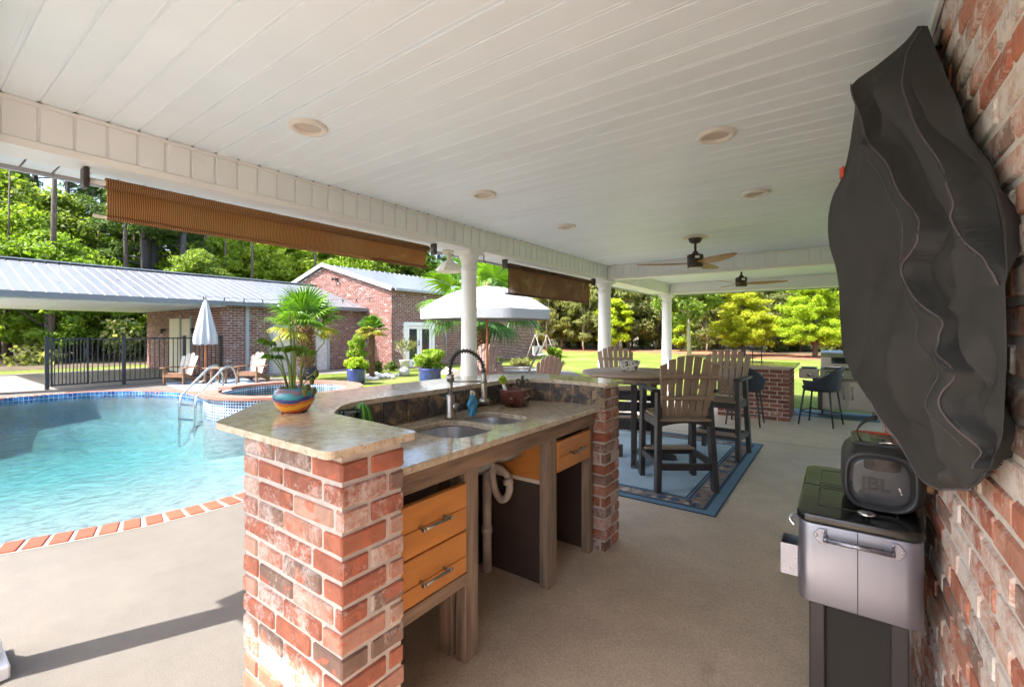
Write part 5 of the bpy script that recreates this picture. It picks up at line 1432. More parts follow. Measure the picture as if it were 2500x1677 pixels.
def slab(poly, holes, z0, z1, name, parent, bev, seed, rag=.0012):
    bm = bmesh.new(); edges = []
    for loop in [poly] + holes:
        loop = dense(loop, .035); vs = [bm.verts.new((p[0], p[1], z1)) for p in loop]
        edges += [bm.edges.new((vs[i], vs[(i + 1) % len(vs)])) for i in range(len(vs))]
    bmesh.ops.triangle_fill(bm, use_beauty=True, use_dissolve=False, edges=edges)
    bmesh.ops.recalc_face_normals(bm, faces=bm.faces)
    if sum(f.normal.z for f in bm.faces) < 0: bmesh.ops.reverse_faces(bm, faces=bm.faces)
    top = list(bm.faces); g = bmesh.ops.extrude_face_region(bm, geom=top)
    nv = [v for v in g['geom'] if isinstance(v, bmesh.types.BMVert)]
    for v in nv: v.co.z = z0
    bmesh.ops.recalc_face_normals(bm, faces=bm.faces)
    bnd = [v for v in bm.verts if any(len(e.link_faces) == 2 and abs(e.calc_face_angle(0)) > 1 for e in v.link_edges)]
    rr = random.Random(seed)
    for v in bnd: v.co.x += rr.uniform(-rag, rag); v.co.y += rr.uniform(-rag, rag)
    me = bpy.data.meshes.new(name); bm.to_mesh(me); bm.free(); me.materials.append(MATS['granite'])
    o = link(name, me, parent); md = o.modifiers.new('bevel', 'BEVEL'); md.width = bev; md.segments = 3; md.limit_method = 'ANGLE'; md.angle_limit = rad(50)
    return o
slab([Vector(p) for p in rnd(outer + inner, .03)], [], ZU, ZT + .002, 'bar_top', bar, .006, 1)
CZ_ = .908
ctr = [(-1.20, .96), (-1.20, 2.62), (-1.55, 2.63), (-1.72, 2.58), (-1.792, 2.42), (-1.795, 1.25), (-1.75, 1.17), (-1.62, 1.04), (-1.60, .96)]
def rrect(x0, x1, y0, y1, r): return rnd([(x0, y0), (x1, y0), (x1, y1), (x0, y1)], r, 7)
s1 = rrect(-1.672, -1.325, 1.445, 1.765, .12); s2 = rrect(-1.672, -1.345, 1.80, 2.07, .11)
slab([Vector(p) for p in ctr], [[Vector(p) for p in s1], [Vector(p) for p in s2]], CZ_ - .028, CZ_, 'sink_counter', bar, .005, 2)
sk = B()
for poly in (s1, s2):
    cx = sum(p[0] for p in poly) / len(poly); cy = sum(p[1] for p in poly) / len(poly); P = []
    for (z, f) in ((CZ_ - .03, 1.03), (CZ_ - .10, .995), (CZ_ - .17, .97), (CZ_ - .195, .92), (CZ_ - .203, .8), (CZ_ - .205, .1)): P.append([(cx + (x - cx) * f, cy + (y - cy) * f, z) for x, y in poly])
    sk.grid(P, True); o_ = len(sk.v); m_ = len(poly); sk.f.append(tuple(range(o_ - m_, o_))); sk.sm.append(True)
sink = sk.build('sink', 'steel', bar, recalc=False)
B().box(-1.66, -1.34, 1.768, 1.797, CZ_ - .05, CZ_ - .034, bev=.006).build('divider', 'steel', sink)
for cx, cy in ((-1.5, 1.605), (-1.51, 1.935)): B().lathe([(.012, .0), (.03, .004), (.042, .006), (.045, .002)], 20).build('drain', 'chrome', sink, (cx, cy, CZ_ - .2048))
# bar back wall, tile backsplash
wo_ = [(-2.02, 1.14), (-2.06, 1.3), (-2.06, 2.30), (-1.98, 2.62), (-1.82, 2.80), (-1.53, 2.80)]
wi = [(-1.53, 2.66), (-1.72, 2.605), (-1.815, 2.42), (-1.815, 1.25), (-1.765, 1.155), (-1.60, .955), (-1.70, .8)]
B().prism(wo_ + wi[:-1] + [(-1.675, .955)], 0, ZU - .001).build('bar_wall', 'mortar', bar)
path = [Vector(p) for p in [(-1.60, 1.04), (-1.752, 1.175), (-1.797, 1.26), (-1.797, 2.41), (-1.715, 2.585), (-1.52, 2.643), (-1.175, 2.61)]]
gz0, gz1 = CZ_ + .003, ZU - .003
cuts = [0.0]
def along(s):
    for a, b_ in zip(path, path[1:]):
        L = (b_ - a).length
        if s <= L: return a.lerp(b_, s / L), (b_ - a).normalized()
        s -= L
    return path[-1], (path[-1] - path[-2]).normalized()
tot = sum((b_ - a).length for a, b_ in zip(path, path[1:]))
bsb = B(); m = 60
bsb.grid([[(along(tot * i / m)[0].x, along(tot * i / m)[0].y, z) for i in range(m + 1)] for z in (CZ_, ZU)], False, False)
bs = bsb.build('backsplash', 'mortar', bar)
s = .01
while s < tot - .04:
    w = .148; a, d = along(s); b_, _ = along(min(s + w, tot)); c = (a + b_) / 2; dd = (b_ - a); L = dd.length; ang = math.atan2(dd.y, dd.x); nn = Vector((dd.y, -dd.x)).normalized()
    t_ = B().box(-L / 2 + .003, L / 2 - .003, -.006, .006, 0, gz1 - gz0, bev=.002); link('tile', t_.mesh('tile', 'slate_tile'), bs, (c.x + nn.x * .004, c.y + nn.y * .004, gz0), (0, 0, ang)); s += w + .002
# cabinet frame
FX = -1.265
def post(y0, y1, name='post', x0=-1.30, x1=None, z0=.004, z1=.80): return B().box(x0, x1 or FX + .02, y0, y1, z0, z1, bev=.003).build(name, 'raw_wood', bar)
post(1.405, 1.488); post(2.06, 2.15); post(2.55, 2.60); post(.985, 1.01)
post(1.40, 1.43, 'post', -1.40, -1.32)
B().box(-1.27, -1.235, .975, 2.61, .795, CZ_ - .029, bev=.003).build('top_rail', 'raw_wood_h', bar)
B().box(-1.275, -1.235, .98, 1.41, .335, .385, bev=.003).build('bottom_rail', 'raw_wood_h', bar)
B().box(-1.79, -1.745, 1.25, 2.4, .004, CZ_ - .21).build('back_board', 'dark_board', bar)
B().box(-1.74, -1.30, 2.09, 2.105, .004, .56).build('partition', 'dark_board', bar); B().box(-1.74, -1.30, 2.092, 2.103, .565, CZ_ - .03).build('cabinet_side', 'maple', bar)
B().box(-1.73, -1.30, 2.085, 2.11, .545, .565).build('side_strip', 'cream', bar)
B().box(-1.60, -1.30, 2.60, 2.615, .004, CZ_ - .03).build('partition', 'dark_board', bar)
B().box(-1.73, -1.29, .99, 1.40, .36, .375).build('drawer_floor', 'dark_board', bar); B().box(-1.73, -1.72, .99, 1.40, .01, CZ_ - .03).build('back_board', 'dark_board', bar)
def drawer(y0, y1, z0, z1, z2, handle):
    d = B().box(-1.262, -1.236, y0, y1, z0, z1, bev=.0025).build('drawer_front', 'maple', bar)
    if z2: B().box(-1.262, -1.236, y0, y1, z1 + .003, z2, bev=.0025).build('drawer_front', 'maple', d)
    if handle:
        yc = (y0 + y1) / 2; hz = handle; hl = .075
        h = B(); h.tube([(-1.205, yc - hl, hz), (-1.205, yc + hl, hz)], .006, 12); h.tube([(-1.205, yc - hl, hz), (-1.205, yc - hl + .012, hz)], .008, 12); h.tube([(-1.205, yc + hl - .012, hz), (-1.205, yc + hl, hz)], .008, 12)
        for q in (-hl + .014, hl - .014): h.tube([(-1.237, yc + q, hz), (-1.205, yc + q, hz)], .006, 10)
        h.build('handle', 'brushed_nickel', d)
    return d
drawer(1.012, 1.402, .565, .655, .752, .662)
drawer(1.012, 1.402, .39, .455, .558, .462)
drawer(2.155, 2.548, .605, .685, .772, .690)
# drain pipes
dp_ = B()
dp_.tube([(-1.635, 2.03, 0), (-1.635, 2.03, .60)], .026, 16)
dp_.tube(catmull([(-1.585, 1.97, CZ_ - .205), (-1.585, 2.0, .66), (-1.585, 2.02, .54), (-1.572, 2.03, .47), (-1.535, 2.03, .435), (-1.495, 2.03, .455), (-1.475, 2.03, .515), (-1.492, 2.03, .575), (-1.535, 2.03, .605), (-1.585, 2.035, .61), (-1.635, 2.03, .60)], 6), .0205, 14)
dp_.tube(catmull([(-1.585, 2.0, .655), (-1.60, 1.85, .665), (-1.60, 1.70, .68), (-1.56, 1.62, .70)], 5), .02, 12)
for (x, y, z, r) in ((-1.635, 2.03, .575, .033), (-1.635, 2.03, .24, .032), (-1.585, 2.015, .60, .028)): dp_.tube([(x, y, z - .016), (x, y, z + .016)], r, 16)
dp_.tube([(-1.492, 2.03, .56), (-1.48, 2.03, .53)], .028, 14)
dp_.build('drain_pipe', 'pvc', bar)
# faucet
fau = B().lathe([(.03, 0), (.03, .012), (.024, .02), (.022, .12), (.0205, .125)], 24).build('faucet', 'brushed_nickel', bar, (-1.695, 1.79, CZ_))
B().tube([(0, 0, .12), (0, 0, .21)], .0135, 16).build('riser', 'brushed_nickel', fau)
B().tube([(0, 0, .20), (0, 0, .235)], .02, 16).build('collar', 'brushed_nickel', fau)
arc = catmull([(0, 0, .22), (0, .0, .27), (.008, .008, .318), (.03, .03, .352), (.065, .065, .36), (.10, .10, .335), (.122, .122, .29), (.128, .128, .24)], 14)
B().tube(arc, .0075, 10).build('hose', 'dark_plastic', fau)
coil = []; NT = 22; m = len(arc)
for i in range(NT * 10):
    u = i / (NT * 10 - 1) * (m - 1.001); k = int(u); p_ = arc[k].lerp(arc[k + 1], u - k); d = (arc[k + 1] - arc[k]).normalized(); e = Vector((-1, 1, 0)).normalized(); w = d.cross(e); a = 2 * math.pi * i / 10
    rr_ = .0135 + (.004 if i % 10 < 2 else 0); coil.append(p_ + e * rr_ * math.cos(a) + w * rr_ * math.sin(a))
B().tube(coil, .0022, 5).build('spring', 'dark_bronze', fau)
B().tube([(.128, .128, .25), (.128, .128, .225), (.128, .128, .11), (.128, .128, .095)], [.012, .015, .0165, .0165], 16).build('spray_head', 'brushed_nickel', fau)
B().lathe([(.024, 0), (.027, .006), (.027, .018), (.018, .024)], 18).build('spray_nozzle', 'brushed_nickel', fau, (.128, .128, .078))
B().tube([(0, 0, .195), (.118, .118, .195)], .0045, 8).build('dock_arm', 'brushed_nickel', fau); B().lathe([(.019, -.008), (.019, .008)], 16).build('dock_ring', 'brushed_nickel', fau, (.128, .128, .195))
B().tube([(0, 0, .065), (.03, .038, .055)], .021, 16).build('valve', 'brushed_nickel', fau); B().tube([(.03, .038, .055), (.034, .043, .0535)], .024, 16).build('valve_cap', 'dark_bronze', fau)
b = B(); b.bar((.012, .02, .07), (-.02, -.035, .115), .014, .004); b.build('lever', 'brushed_nickel', fau)

# ------------------------------------------------------------------ things on the bar
sp_ = thing('dish_cloth', 'blue and white cloth scrap hanging from the faucet head', 'cloth', (-1.60, 1.885, CZ_ + .002))
P = []
for j in range(8):
    v = j / 7; w = .024 + .012 * math.sin(math.pi * v) - .02 * max(0, v - .7)
    P.append([(-.02 + w * math.cos(a) * .28 + .007 * math.sin(3 * a + 1.7 * j), w * math.sin(a) * (1.15 - .9 * abs(v - .45)) + .006 * math.cos(5 * a + j), .004 + .115 * (1 - v)) for a in [2 * math.pi * k / 28 for k in range(28)]])
B().grid(P, True).build('cloth', 'blue_cloth', sp_)
B().tube(catmull([(-.02, 0, .10), (-.015, .01, .125), (-.02, -.01, .14), (-.028, 0, .12)], 5), .006, 8).build('knot', 'cream', sp_)
tp = thing('planter_bowl', 'multicoloured glazed ceramic bowl planter on the near end of the bar top', 'planter', (-1.765, .965, ZT + .003))
tp.scale = (.79, .79, .79)
B().lathe([(.055, 0), (.066, .004), (.085, .03), (.098, .06), (.10, .082), (.094, .103), (.082, .115), (.079, .121), (.074, .121), (.074, .105)], 40, capt=False).build('pot', 'talavera', tp)
B().lathe([(.076, .104), (.04, .11), (.001, .112)], 24, capb=False).build('soil', 'soil', tp)
rr = random.Random(4)
for i in range(15):      # long leaf stalks
    a = rr.uniform(0, 6.28); sp = rr.uniform(.03, .22); h = rr.uniform(.18, .42)
    q = [(.03 * math.cos(a), .03 * math.sin(a), .10), ((.03 + sp * .3) * math.cos(a), (.02 + sp * .3) * math.sin(a), .10 + h * .5), ((.02 + sp) * math.cos(a), (.02 + sp) * math.sin(a), .10 + h)]
    B().tube(catmull(q, 4), [.0046 - .0024 * k / 8 for k in range(9)], 7).build('stalk', 'stem_green', tp)
fmz = frond_mesh('leaf', .02, .085, 16, 'palm_leaf', .35, 77)
for i in range(5):
    a = 2.2 + i * .9; link('leaf', fmz, tp, (.09 * math.cos(a), .09 * math.sin(a), .28 + .03 * (i % 3)), (0, rad(-20 + 15 * (i % 2)), a))
for k, (a, h) in enumerate(((-.2, .05), (-.45, .02), (.1, .085), (-.6, -.005), (-.05, .0))):
    c0 = Vector((.06, -.0, .115)); e = Vector((.06 + .075 * math.cos(a), .075 * math.sin(a) + .02, .115 + h))
    l = B().tube([c0, (c0 + e) / 2 + Vector((0, 0, .015)), e], .0028, 6).build('sprig', 'stem_green', tp)
    B().sphere(tuple(e + Vector((.01, .005, -.005))), .018, 8, 5, (.5, .8, 1.1)).build('sprig_leaf', 'leaf_rust' if k == 2 else 'leaf_dull', l)
gj = thing('glass_jar', 'low clear glass jar on the sink counter behind the near bar end', 'jar', (-1.66, 1.15, CZ_ + .001))
gj.scale = (.85, .85, 1.08)
B().lathe([(.048, .0), (.05, .005), (.05, .118), (.046, .122), (.044, .118), (.044, .008)], 32, capt=True).build('body', 'clear_glass', gj)
B().lathe([(.0515, .112), (.053, .118), (.0515, .124)], 32, capb=False, capt=False).build('rim', 'clear_glass', gj)
wm = thing('toy_melon', 'green striped melon shaped ball on the sink counter by the jar', 'ball', (-1.735, 1.267, CZ_ + .073))
B().sphere((0, 0, 0), .040, 28, 18, (1, 1, 1.8)).build('ball', 'melon_stripe', wm, rot=(rad(3), rad(-3), 0))
cd_ = thing('sink_caddy', 'dark red square ceramic caddy with white lettering on the counter', 'caddy', (-1.645, 2.325, CZ_ + .002), rad(16))
P = []
for (z, w) in ((.0, .056), (.012, .058), (.013, .070), (.10, .083), (.104, .083), (.104, .077), (.03, .066)):
    P.append([(x, y, z) for x, y in rrect(-w, w, -w, w, .018)])
c = B().grid(P, True); n_ = len(P[0]); c.f.append(tuple(range(n_ - 1, -1, -1))); c.sm.append(False); c.f.append(tuple(range(6 * n_, 7 * n_))); c.sm.append(False)
c.build('box', 'red_pot', cd_)
def text(name, s, size, mat, parent, loc, rot, ext=.0006, bold=0.0):
    cu = bpy.data.curves.new(name, 'FONT'); cu.body = s; cu.size = size; cu.extrude = ext; cu.align_x = 'CENTER'; cu.align_y = 'CENTER'; cu.offset = bold
    tmp = bpy.data.objects.new(name, cu); COL.objects.link(tmp)
    dg = bpy.context.evaluated_depsgraph_get(); me = bpy.data.meshes.new_from_object(tmp.evaluated_get(dg)); bpy.data.objects.remove(tmp)
    me.materials.clear(); me.materials.append(MATS[mat])
    return link(name, me, parent, loc, rot)
for rz, dx, dy in ((0, 0, -1), (math.pi / 2, 1, 0)):
    text('lettering', "OC & A'PU" if dx else 'in', .024, 'ink_white', cd_, (dx * .0775, dy * .0775, .055), (rad(90 + 9), 0, rz))
    if dx: text('lettering', 'ocean', .014, 'ink_white', cd_, (.0808, 0, .078), (rad(99), 0, rz))
br_ = thing('dish_brush', 'dish brush with lime green bristles standing in the caddy', 'brush', (-1.675, 2.285, CZ_ + .04), rad(20))
B().tube([(0, 0, 0), (-.012, -.01, .06), (-.022, -.02, .10)], [.008, .012, .009], 12).build('handle', 'white_plastic', br_)
bb_ = B()
for i in range(260):
    d = Vector((R.gauss(0, 1), R.gauss(0, 1), R.gauss(.5, 1))).normalized(); c0 = Vector((-.026, -.022, .125)); bb_.bar(c0, c0 + d * .028, .002, .002)
bb_.build('bristles', 'sponge_green', br_)
sc = thing('scissors', 'black handled scissors standing point down in the caddy', 'scissors', (-1.625, 2.375, CZ_ + .03), rad(40))
for s in (-1, 1):
    B().tube(catmull([(s * .004, 0, .095), (s * .012, 0, .12), (s * .030, 0, .135), (s * .036, 0, .115), (s * .028, 0, .09), (s * .012, 0, .085), (s * .004, 0, .09)], 5), .0045, 8).build('handle_loop', 'dark_plastic', sc)
    b = B(); b.bar((s * .003, 0, .0), (s * .001, 0, .10), .012, .002); b.build('blade', 'steel', sc)
b = B(); b.bar((0, 0, .08), (0, 0, .158), .016, .006); b.build('clip', 'dark_plastic', sc)

# ------------------------------------------------------------------ rug, bar-height table and chairs
rug = thing('area_rug', 'blue bordered area rug with diamond pattern under the bar table', 'rug', (0, 0, .005))
rx0, rx1, ry0, ry1 = -2.85, -.735, 3.596, 6.26
def fr(o, i_, z, name, mat):
    b = B(); x0, x1, y0, y1 = rx0 + o, rx1 - o, ry0 + o, ry1 - o; q = i_ - o
    for (a, b_, c, d) in ((x0, x1, y0, y0 + q), (x0, x1, y1 - q, y1), (x0, x0 + q, y0 + q, y1 - q), (x1 - q, x1, y0 + q, y1 - q)): b.box(a, b_, c, d, 0, z)
    b.build(name, mat, rug)
fr(0, .012, .006, 'binding', 'rug_edge'); fr(.012, .085, .0052, 'outer_band', 'rug_band'); fr(.085, .115, .0056, 'stripe', 'rug_edge'); fr(.115, .245, .005, 'pattern_band', 'rug_ground'); fr(.245, .258, .0056, 'stripe', 'rug_edge'); fr(.258, .275, .0052, 'stripe', 'rug_band'); fr(.275, .288, .0056, 'stripe', 'rug_edge')
B().box(rx0 + .288, rx1 - .288, ry0 + .288, ry1 - .288, 0, .0052).build('field', 'slate_blue', rug)
db = B(); rr = random.Random(2)
def dia(x, y, a, b_): db.add([(x - a, y, .0058), (x, y - b_, .0058), (x + a, y, .0058), (x, y + b_, .0058)], [(0, 1, 2, 3)])
k = 0; y = ry0 + .16
while y < ry1 - .12:
    for x in (rx0 + .18, rx1 - .18):
        if k % 3 == 2: dia(x - .03, y, .03, .035); dia(x + .03, y, .03, .035)
        else: dia(x, y, .058, .045)
        for q in (-.045, .045): dia(x + q, y + .052, .02, .02)
    y += .105; k += 1
x = rx0 + .3
while x < rx1 - .24:
    for y in (ry0 + .18, ry1 - .18):
        if k % 3 == 2: dia(x, y - .03, .035, .03); dia(x, y + .03, .035, .03)
        else: dia(x, y, .045, .058)
        for q in (-.045, .045): dia(x + .052, y + q, .02, .02)
    x += .105; k += 1
db.build('diamonds', 'rug_diamonds', rug)
tx, ty = -1.80, 4.78
tab = thing('bar_table', 'round taupe bar height table with dark pedestal on the blue rug', 'table', (tx, ty, .011))
B().lathe([(.50, .90), (.55, .905), (.555, .915), (.555, .93), (.548, .936)], 56).build('table_top', 'taupe_poly', tab)
B().lathe([(.47, .84), (.48, .84), (.48, .90)], 48).build('apron_ring', 'taupe_poly', tab)
for a in (20, 110, 200, 290):
    c, s = math.cos(rad(a)), math.sin(rad(a))
    B().box(.17, .235, -.03, .03, .10, .86, bev=.004).build('post', 'charcoal_poly', tab, rot=(0, 0, rad(a)))
    f = B(); prof = [(.12, .0), (.40, .0), (.44, .015), (.43, .05), (.34, .10), (.24, .13), (.12, .13)]
    f.add([(x, -.028, z) for x, z in prof] + [(x, .028, z) for x, z in prof], [tuple(range(7)), tuple(range(13, 6, -1))] + [(i, 7 + i, 7 + (i + 1) % 7, (i + 1) % 7) for i in range(7)]); f.build('foot', 'charcoal_poly', tab, rot=(0, 0, rad(a)), recalc=True, bevel=.005)
for a in (20, 110):
    for z in (.30, .50, .62): B().box(-.18, .18, -.022, .022, z, z + .10 if z < .6 else z + .06, bev=.003).build('cross_rail', 'charcoal_poly', tab, (0, 0, 0 if a == 20 else .002), (0, 0, rad(a)))
bw = thing('fruit_bowl', 'white square bowl with dark painted pattern on the bar table', 'bowl', (tx - .06, ty + .0, .948), rad(25))
P = [[(x, y, z) for x, y in rrect(-w, w, -w, w, .03)] for z, w in ((.0, .075), (.012, .08), (.11, .115), (.112, .108), (.02, .07))]
c = B().grid(P, True); n_ = len(P[0]); c.f.append(tuple(range(n_ - 1, -1, -1))); c.sm.append(False); c.f.append(tuple(range(4 * n_, 5 * n_))); c.sm.append(False); c.build('bowl', 'bowl_paint', bw)
for i in range(7): B().sphere((R.uniform(-.05, .05), R.uniform(-.05, .05), .075 + R.uniform(0, .02)), .03, 10, 7).build('contents', 'white_pot', bw)
def bar_chair(label):      # faces +y, 0.63 seat
    t = thing('bar_chair', label, 'chair', (0, 0, 0), 0, 'taupe bar chairs with dark frames round the table')
    n = 7
    for i in range(n):
        u = i - 3; x0 = u * .058; x1 = u * .073; h = .53 - .0075 * u * u; y0 = -.20; dy = -.13; w0, w1 = .0240, .0305
        vs = []
        for yy in (0, .02): vs += [(x0 - w0, y0 + yy, .635), (x0 + w0, y0 + yy, .635), (x1 + w1, y0 + dy + yy, .635 + h - (.010 if u > 0 else -.004) * abs(u) * .6), (x1 - w1, y0 + dy + yy, .635 + h - (.010 if u < 0 else -.004) * abs(u) * .6)]
        B().add(vs, [(3, 2, 1, 0), (4, 5, 6, 7), (0, 1, 5, 4), (1, 2, 6, 5), (2, 3, 7, 6), (3, 0, 4, 7)]).build('back_slat', 'taupe_poly', t, bevel=.005, recalc=True)
    for z, hw in ((.80, .225), (.985, .245)):
        b = B(); yy = -.20 - .13 * (z - .635) / .53; b.box(-hw, hw, yy - .03, yy - .004, z - .02, z + .02, bev=.008); b.build('back_batten', 'taupe_poly', t)
    for i in range(5): B().box(-.225, .225, .235 - i * .105 - .048, .235 - i * .105 + .048, .612 - .004 * i, .634 - .004 * i, bev=.005).build('seat_slat', 'taupe_poly', t)
    for s in (-1, 1):
        b = B(); b.bar((s * .245, .235, 0), (s * .232, .215, .845), .046, .075, .004); b.build('front_leg', 'charcoal_poly', t)
        b = B(); b.bar((s * .245, -.245, 0), (s * .215, -.175, .845), .046, .075, .004); b.build('rear_leg', 'charcoal_poly', t)
        b = B(); b.box(s * .245 - .042, s * .245 + .042, -.22, .29, .845, .868, bev=.008); b.build('arm', 'charcoal_poly', t)
        B().box(s * .238 - .015, s * .238 + .015, -.22, .22, .20, .255).build('side_stretcher', 'charcoal_poly', t); B().box(s * .225 - .014, s * .225 + .014, -.20, .22, .54, .608).build('seat_rail', 'charcoal_poly', t)
    ar = B(); m = 10; pts = [(-.22 + .44 * i / m, .545 - .0 + .035 * math.sin(math.pi * i / m)) for i in range(m + 1)] + [(.22, .608), (-.22, .608)]
    ar.add([(x, -.215, z) for x, z in pts] + [(x, -.19, z) for x, z in pts], [tuple(range(len(pts))), tuple(range(2 * len(pts) - 1, len(pts) - 1, -1))] + [(i, len(pts) + i, len(pts) + (i + 1) % len(pts), (i + 1) % len(pts)) for i in range(len(pts))]); ar.build('rear_apron', 'charcoal_poly', t, recalc=True)
    B().box(-.22, .22, .195, .22, .54, .605).build('front_apron', 'charcoal_poly', t); B().box(-.23, .23, -.255, -.225, .185, .24).build('rear_stretcher', 'charcoal_poly', t); B().box(-.24, .24, .20, .23, .205, .255).build('front_stretcher', 'charcoal_poly', t)
    B().box(-.235, .235, .16, .275, .256, .278, bev=.005).build('footrest', 'taupe_poly', t)
    return t
c1 = bar_chair('taupe bar chair nearest the camera, seen from behind on the rug corner'); c1.location = (-1.19, 4.20, .011); c1.rotation_euler = (0, 0, rad(35.7))
copy_tree(c1, (-1.08, 5.52, .011), rad(176), 'taupe bar chair at the right rug edge, facing back toward the camera')
copy_tree(c1, (-2.38, 5.78, .011), rad(213), 'taupe bar chair behind the round table, in front of the thick column')

# ------------------------------------------------------------------ brick island, stools, gas grill
isl = thing('brick_island', 'red brick island counter with pale stone top near the gas grill', 'island counter', (0, 0, 0))
ix0, ix1, iy0, iy1, ih = -1.62, -.60, 8.09, 9.02, .825
B().box(ix0 + .008, ix1 - .008, iy0 + .008, iy1 - .008, 0, ih).build('core', 'mortar_grey', isl)
z = 0; row = 0
while z + .066 < ih + .02:
    if row % 2 == 0: fx_ = [(ix0, .205)]; x = ix0; sd = iy0 + .102
    else: x = ix0 - .107; sd = iy0
    while x < ix1 - .02:
        a, b_ = max(x, ix0), min(x + .205, ix1); lim = ix1 if row % 2 == 0 else ix1 - .102
        b_ = min(b_, lim)
        if b_ - a > .03: link('brick', brick_mesh(round((b_ - a) / .01) * .01, .092, .055, 'island_brick'), isl, ((a + b_) / 2, iy0 + .046, z + .033), (0, 0, R.uniform(-.005, .005)))
        x += .215
    y = sd
    while y < iy1 - .02:
        b_ = min(y + .205, iy1); link('brick', brick_mesh(.092, round((b_ - y) / .01) * .01, .055, 'island_brick'), isl, (ix1 - .046, (y + b_) / 2, z + .033)); y += .215
    z += .066; row += 1
B().box(ix0 - .06, ix1 + .08, iy0 - .09, iy1 + .08, ih, ih + .03, bev=.005).build('counter_top', 'granite', isl)
pr_ = thing('paper_stand', 'thin black two post stand on the island counter top', 'stand', (-1.15, 8.95, ih + .031))
for xx in (-.07, .07): B().tube([(xx, 0, 0), (xx, 0, .22)], .008, 8).build('post', 'black_metal', pr_)
B().tube([(-.09, 0, .22), (.09, 0, .22)], .009, 8).build('top_bar', 'black_metal', pr_); B().box(-.1, .1, -.04, .04, 0, .008).build('foot', 'black_metal', pr_)
def stool(label, loc, rz):       # faces +y
    t = thing('bar_stool', label, 'stool', loc, rz, 'navy bucket stools at the island')
    P = []
    for j in range(9):
        v = j / 8; row_ = []
        for i in range(25):
            a = rad(-128 + 256 * i / 24) - math.pi / 2; bk = max(0, math.cos(a + math.pi / 2)); r = .235 + .035 * v
            top = .13 + .21 * bk ** 1.2
            row_.append((r * math.cos(a), r * math.sin(a) * (1.0 + .05 * v), .53 + top * v))
        P.append(row_)
    s = B().grid(P); q = B().grid([[(x * .93, y * .93, z) for x, y, z in r_] for r_ in P])
    s.add(q.v, [tuple(reversed(f)) for f in q.f], True); m = 9 * 25
    for i in range(24): s.f.append((8 * 25 + i, 8 * 25 + i + 1, m + 8 * 25 + i + 1, m + 8 * 25 + i)); s.sm.append(True)
    s.build('shell', 'navy', t, recalc=True)
    B().lathe([(.20, .50), (.235, .53), (.235, .555), (.21, .575)], 32).build('seat', 'navy', t)
    for sx, sy in ((-1, -1), (1, -1), (-1, 1), (1, 1)):
        b = B(); b.tube([(sx * .17, sy * .16, .52), (sx * .225, sy * .22, 0)], [.014, .011], 10); b.build('leg', 'black_metal', t)
    for (a, b_) in (((-.208, -.20, .17), (.208, -.20, .17)), ((-.208, .2, .2), (.208, .2, .2)), ((-.208, -.2, .17), (-.208, .2, .2)), ((.208, -.2, .17), (.208, .2, .2))): B().tube([a, b_], .008, 8).build('stretcher', 'black_metal', t)
    return t
stool('navy bucket bar stool with its back to the camera at the brick island', (-1.13, 7.55, .005), 0)
stool('navy bucket bar stool standing between the island and the gas grill', (-.21, 8.13, .005), rad(75))
gr = thing('gas_grill', 'stainless steel gas grill with lid closed on casters', 'grill', (.13, 9.2, .006))
B().box(-.37, .37, -.24, .26, .12, .60, bev=.006).build('cabinet', 'grill_steel', gr)
for s in (-1, 1):
    d = B().box(.008 if s > 0 else -.335, .335 if s > 0 else -.008, -.262, -.241, .15, .585, bev=.005).build('cabinet_door', 'grill_steel', gr)
    B().tube([(s * .055, -.295, .30), (s * .055, -.295, .50)], .011, 10).build('door_handle', 'grill_steel', d)
for s in (-1, 1): B().box(s * .37 - .03, s * .37 + .03, -.25, .26, .10, .615, bev=.004).build('side_post', 'grey_plastic', gr)
b = B(); b.add([(-.37, -.31, .62), (.37, -.31, .62), (.37, -.26, .765), (-.37, -.26, .765), (-.37, .1, .62), (.37, .1, .62), (.37, .1, .765), (-.37, .1, .765)], [(3, 2, 1, 0), (4, 5, 6, 7), (0, 1, 5, 4), (1, 2, 6, 5), (2, 3, 7, 6), (3, 0, 4, 7)]); b.build('control_panel', 'grill_steel', gr, recalc=True, bevel=.006)
for x in (-.25, -.085, .085, .25):
    k = B().tube([(x, -.285, .69), (x, -.325, .678)], .032, 18).build('knob', 'chrome', gr); B().tube([(x, -.28, .692), (x, -.29, .689)], .042, 18).build('bezel', 'grey_plastic', k)
P = []
for j in range(9):
    a = rad(90 * j / 8); P.append([(x, -.24 + .26 * (1 - math.cos(a)) if j else -.25, .775 + .27 * math.sin(a)) for x in (-.36, .36)])
ld_ = B(); prof = [(-.25, .775), (-.25, .96), (-.20, 1.03), (-.10, 1.06), (.22, 1.06), (.25, 1.0), (.25, .775)]
ld_.add([(-.36, y, z) for y, z in prof] + [(.36, y, z) for y, z in prof], [tuple(range(7)), tuple(range(13, 6, -1))] + [(i, 7 + i, 7 + (i + 1) % 7, (i + 1) % 7) for i in range(7)])
lid = ld_.build('lid', 'grill_steel', gr, recalc=True, bevel=.012)
B().box(-.22, .22, -.256, -.250, .86, .96).build('window', 'window_glass', lid); B().tube([(-.30, -.30, .81), (.30, -.30, .81)], .013, 12).build('lid_handle', 'chrome', lid); B().sphere((.18, -.262, .93), .022, 10, 7).build('thermometer', 'chrome', lid)
sh = B().box(-.66, -.385, -.22, .2, .70, .74, bev=.01).build('side_shelf', 'grill_steel', gr); B().box(-.66, -.385, -.235, -.22, .60, .76, bev=.006).build('shelf_front', 'grill_steel', sh)
B().tube([(-.52, -.236, .67), (-.52, -.27, .665)], .028, 16).build('knob', 'chrome', sh); B().box(-.64, -.42, -.12, .12, .74, .775, bev=.008).build('side_burner', 'black_metal', sh)
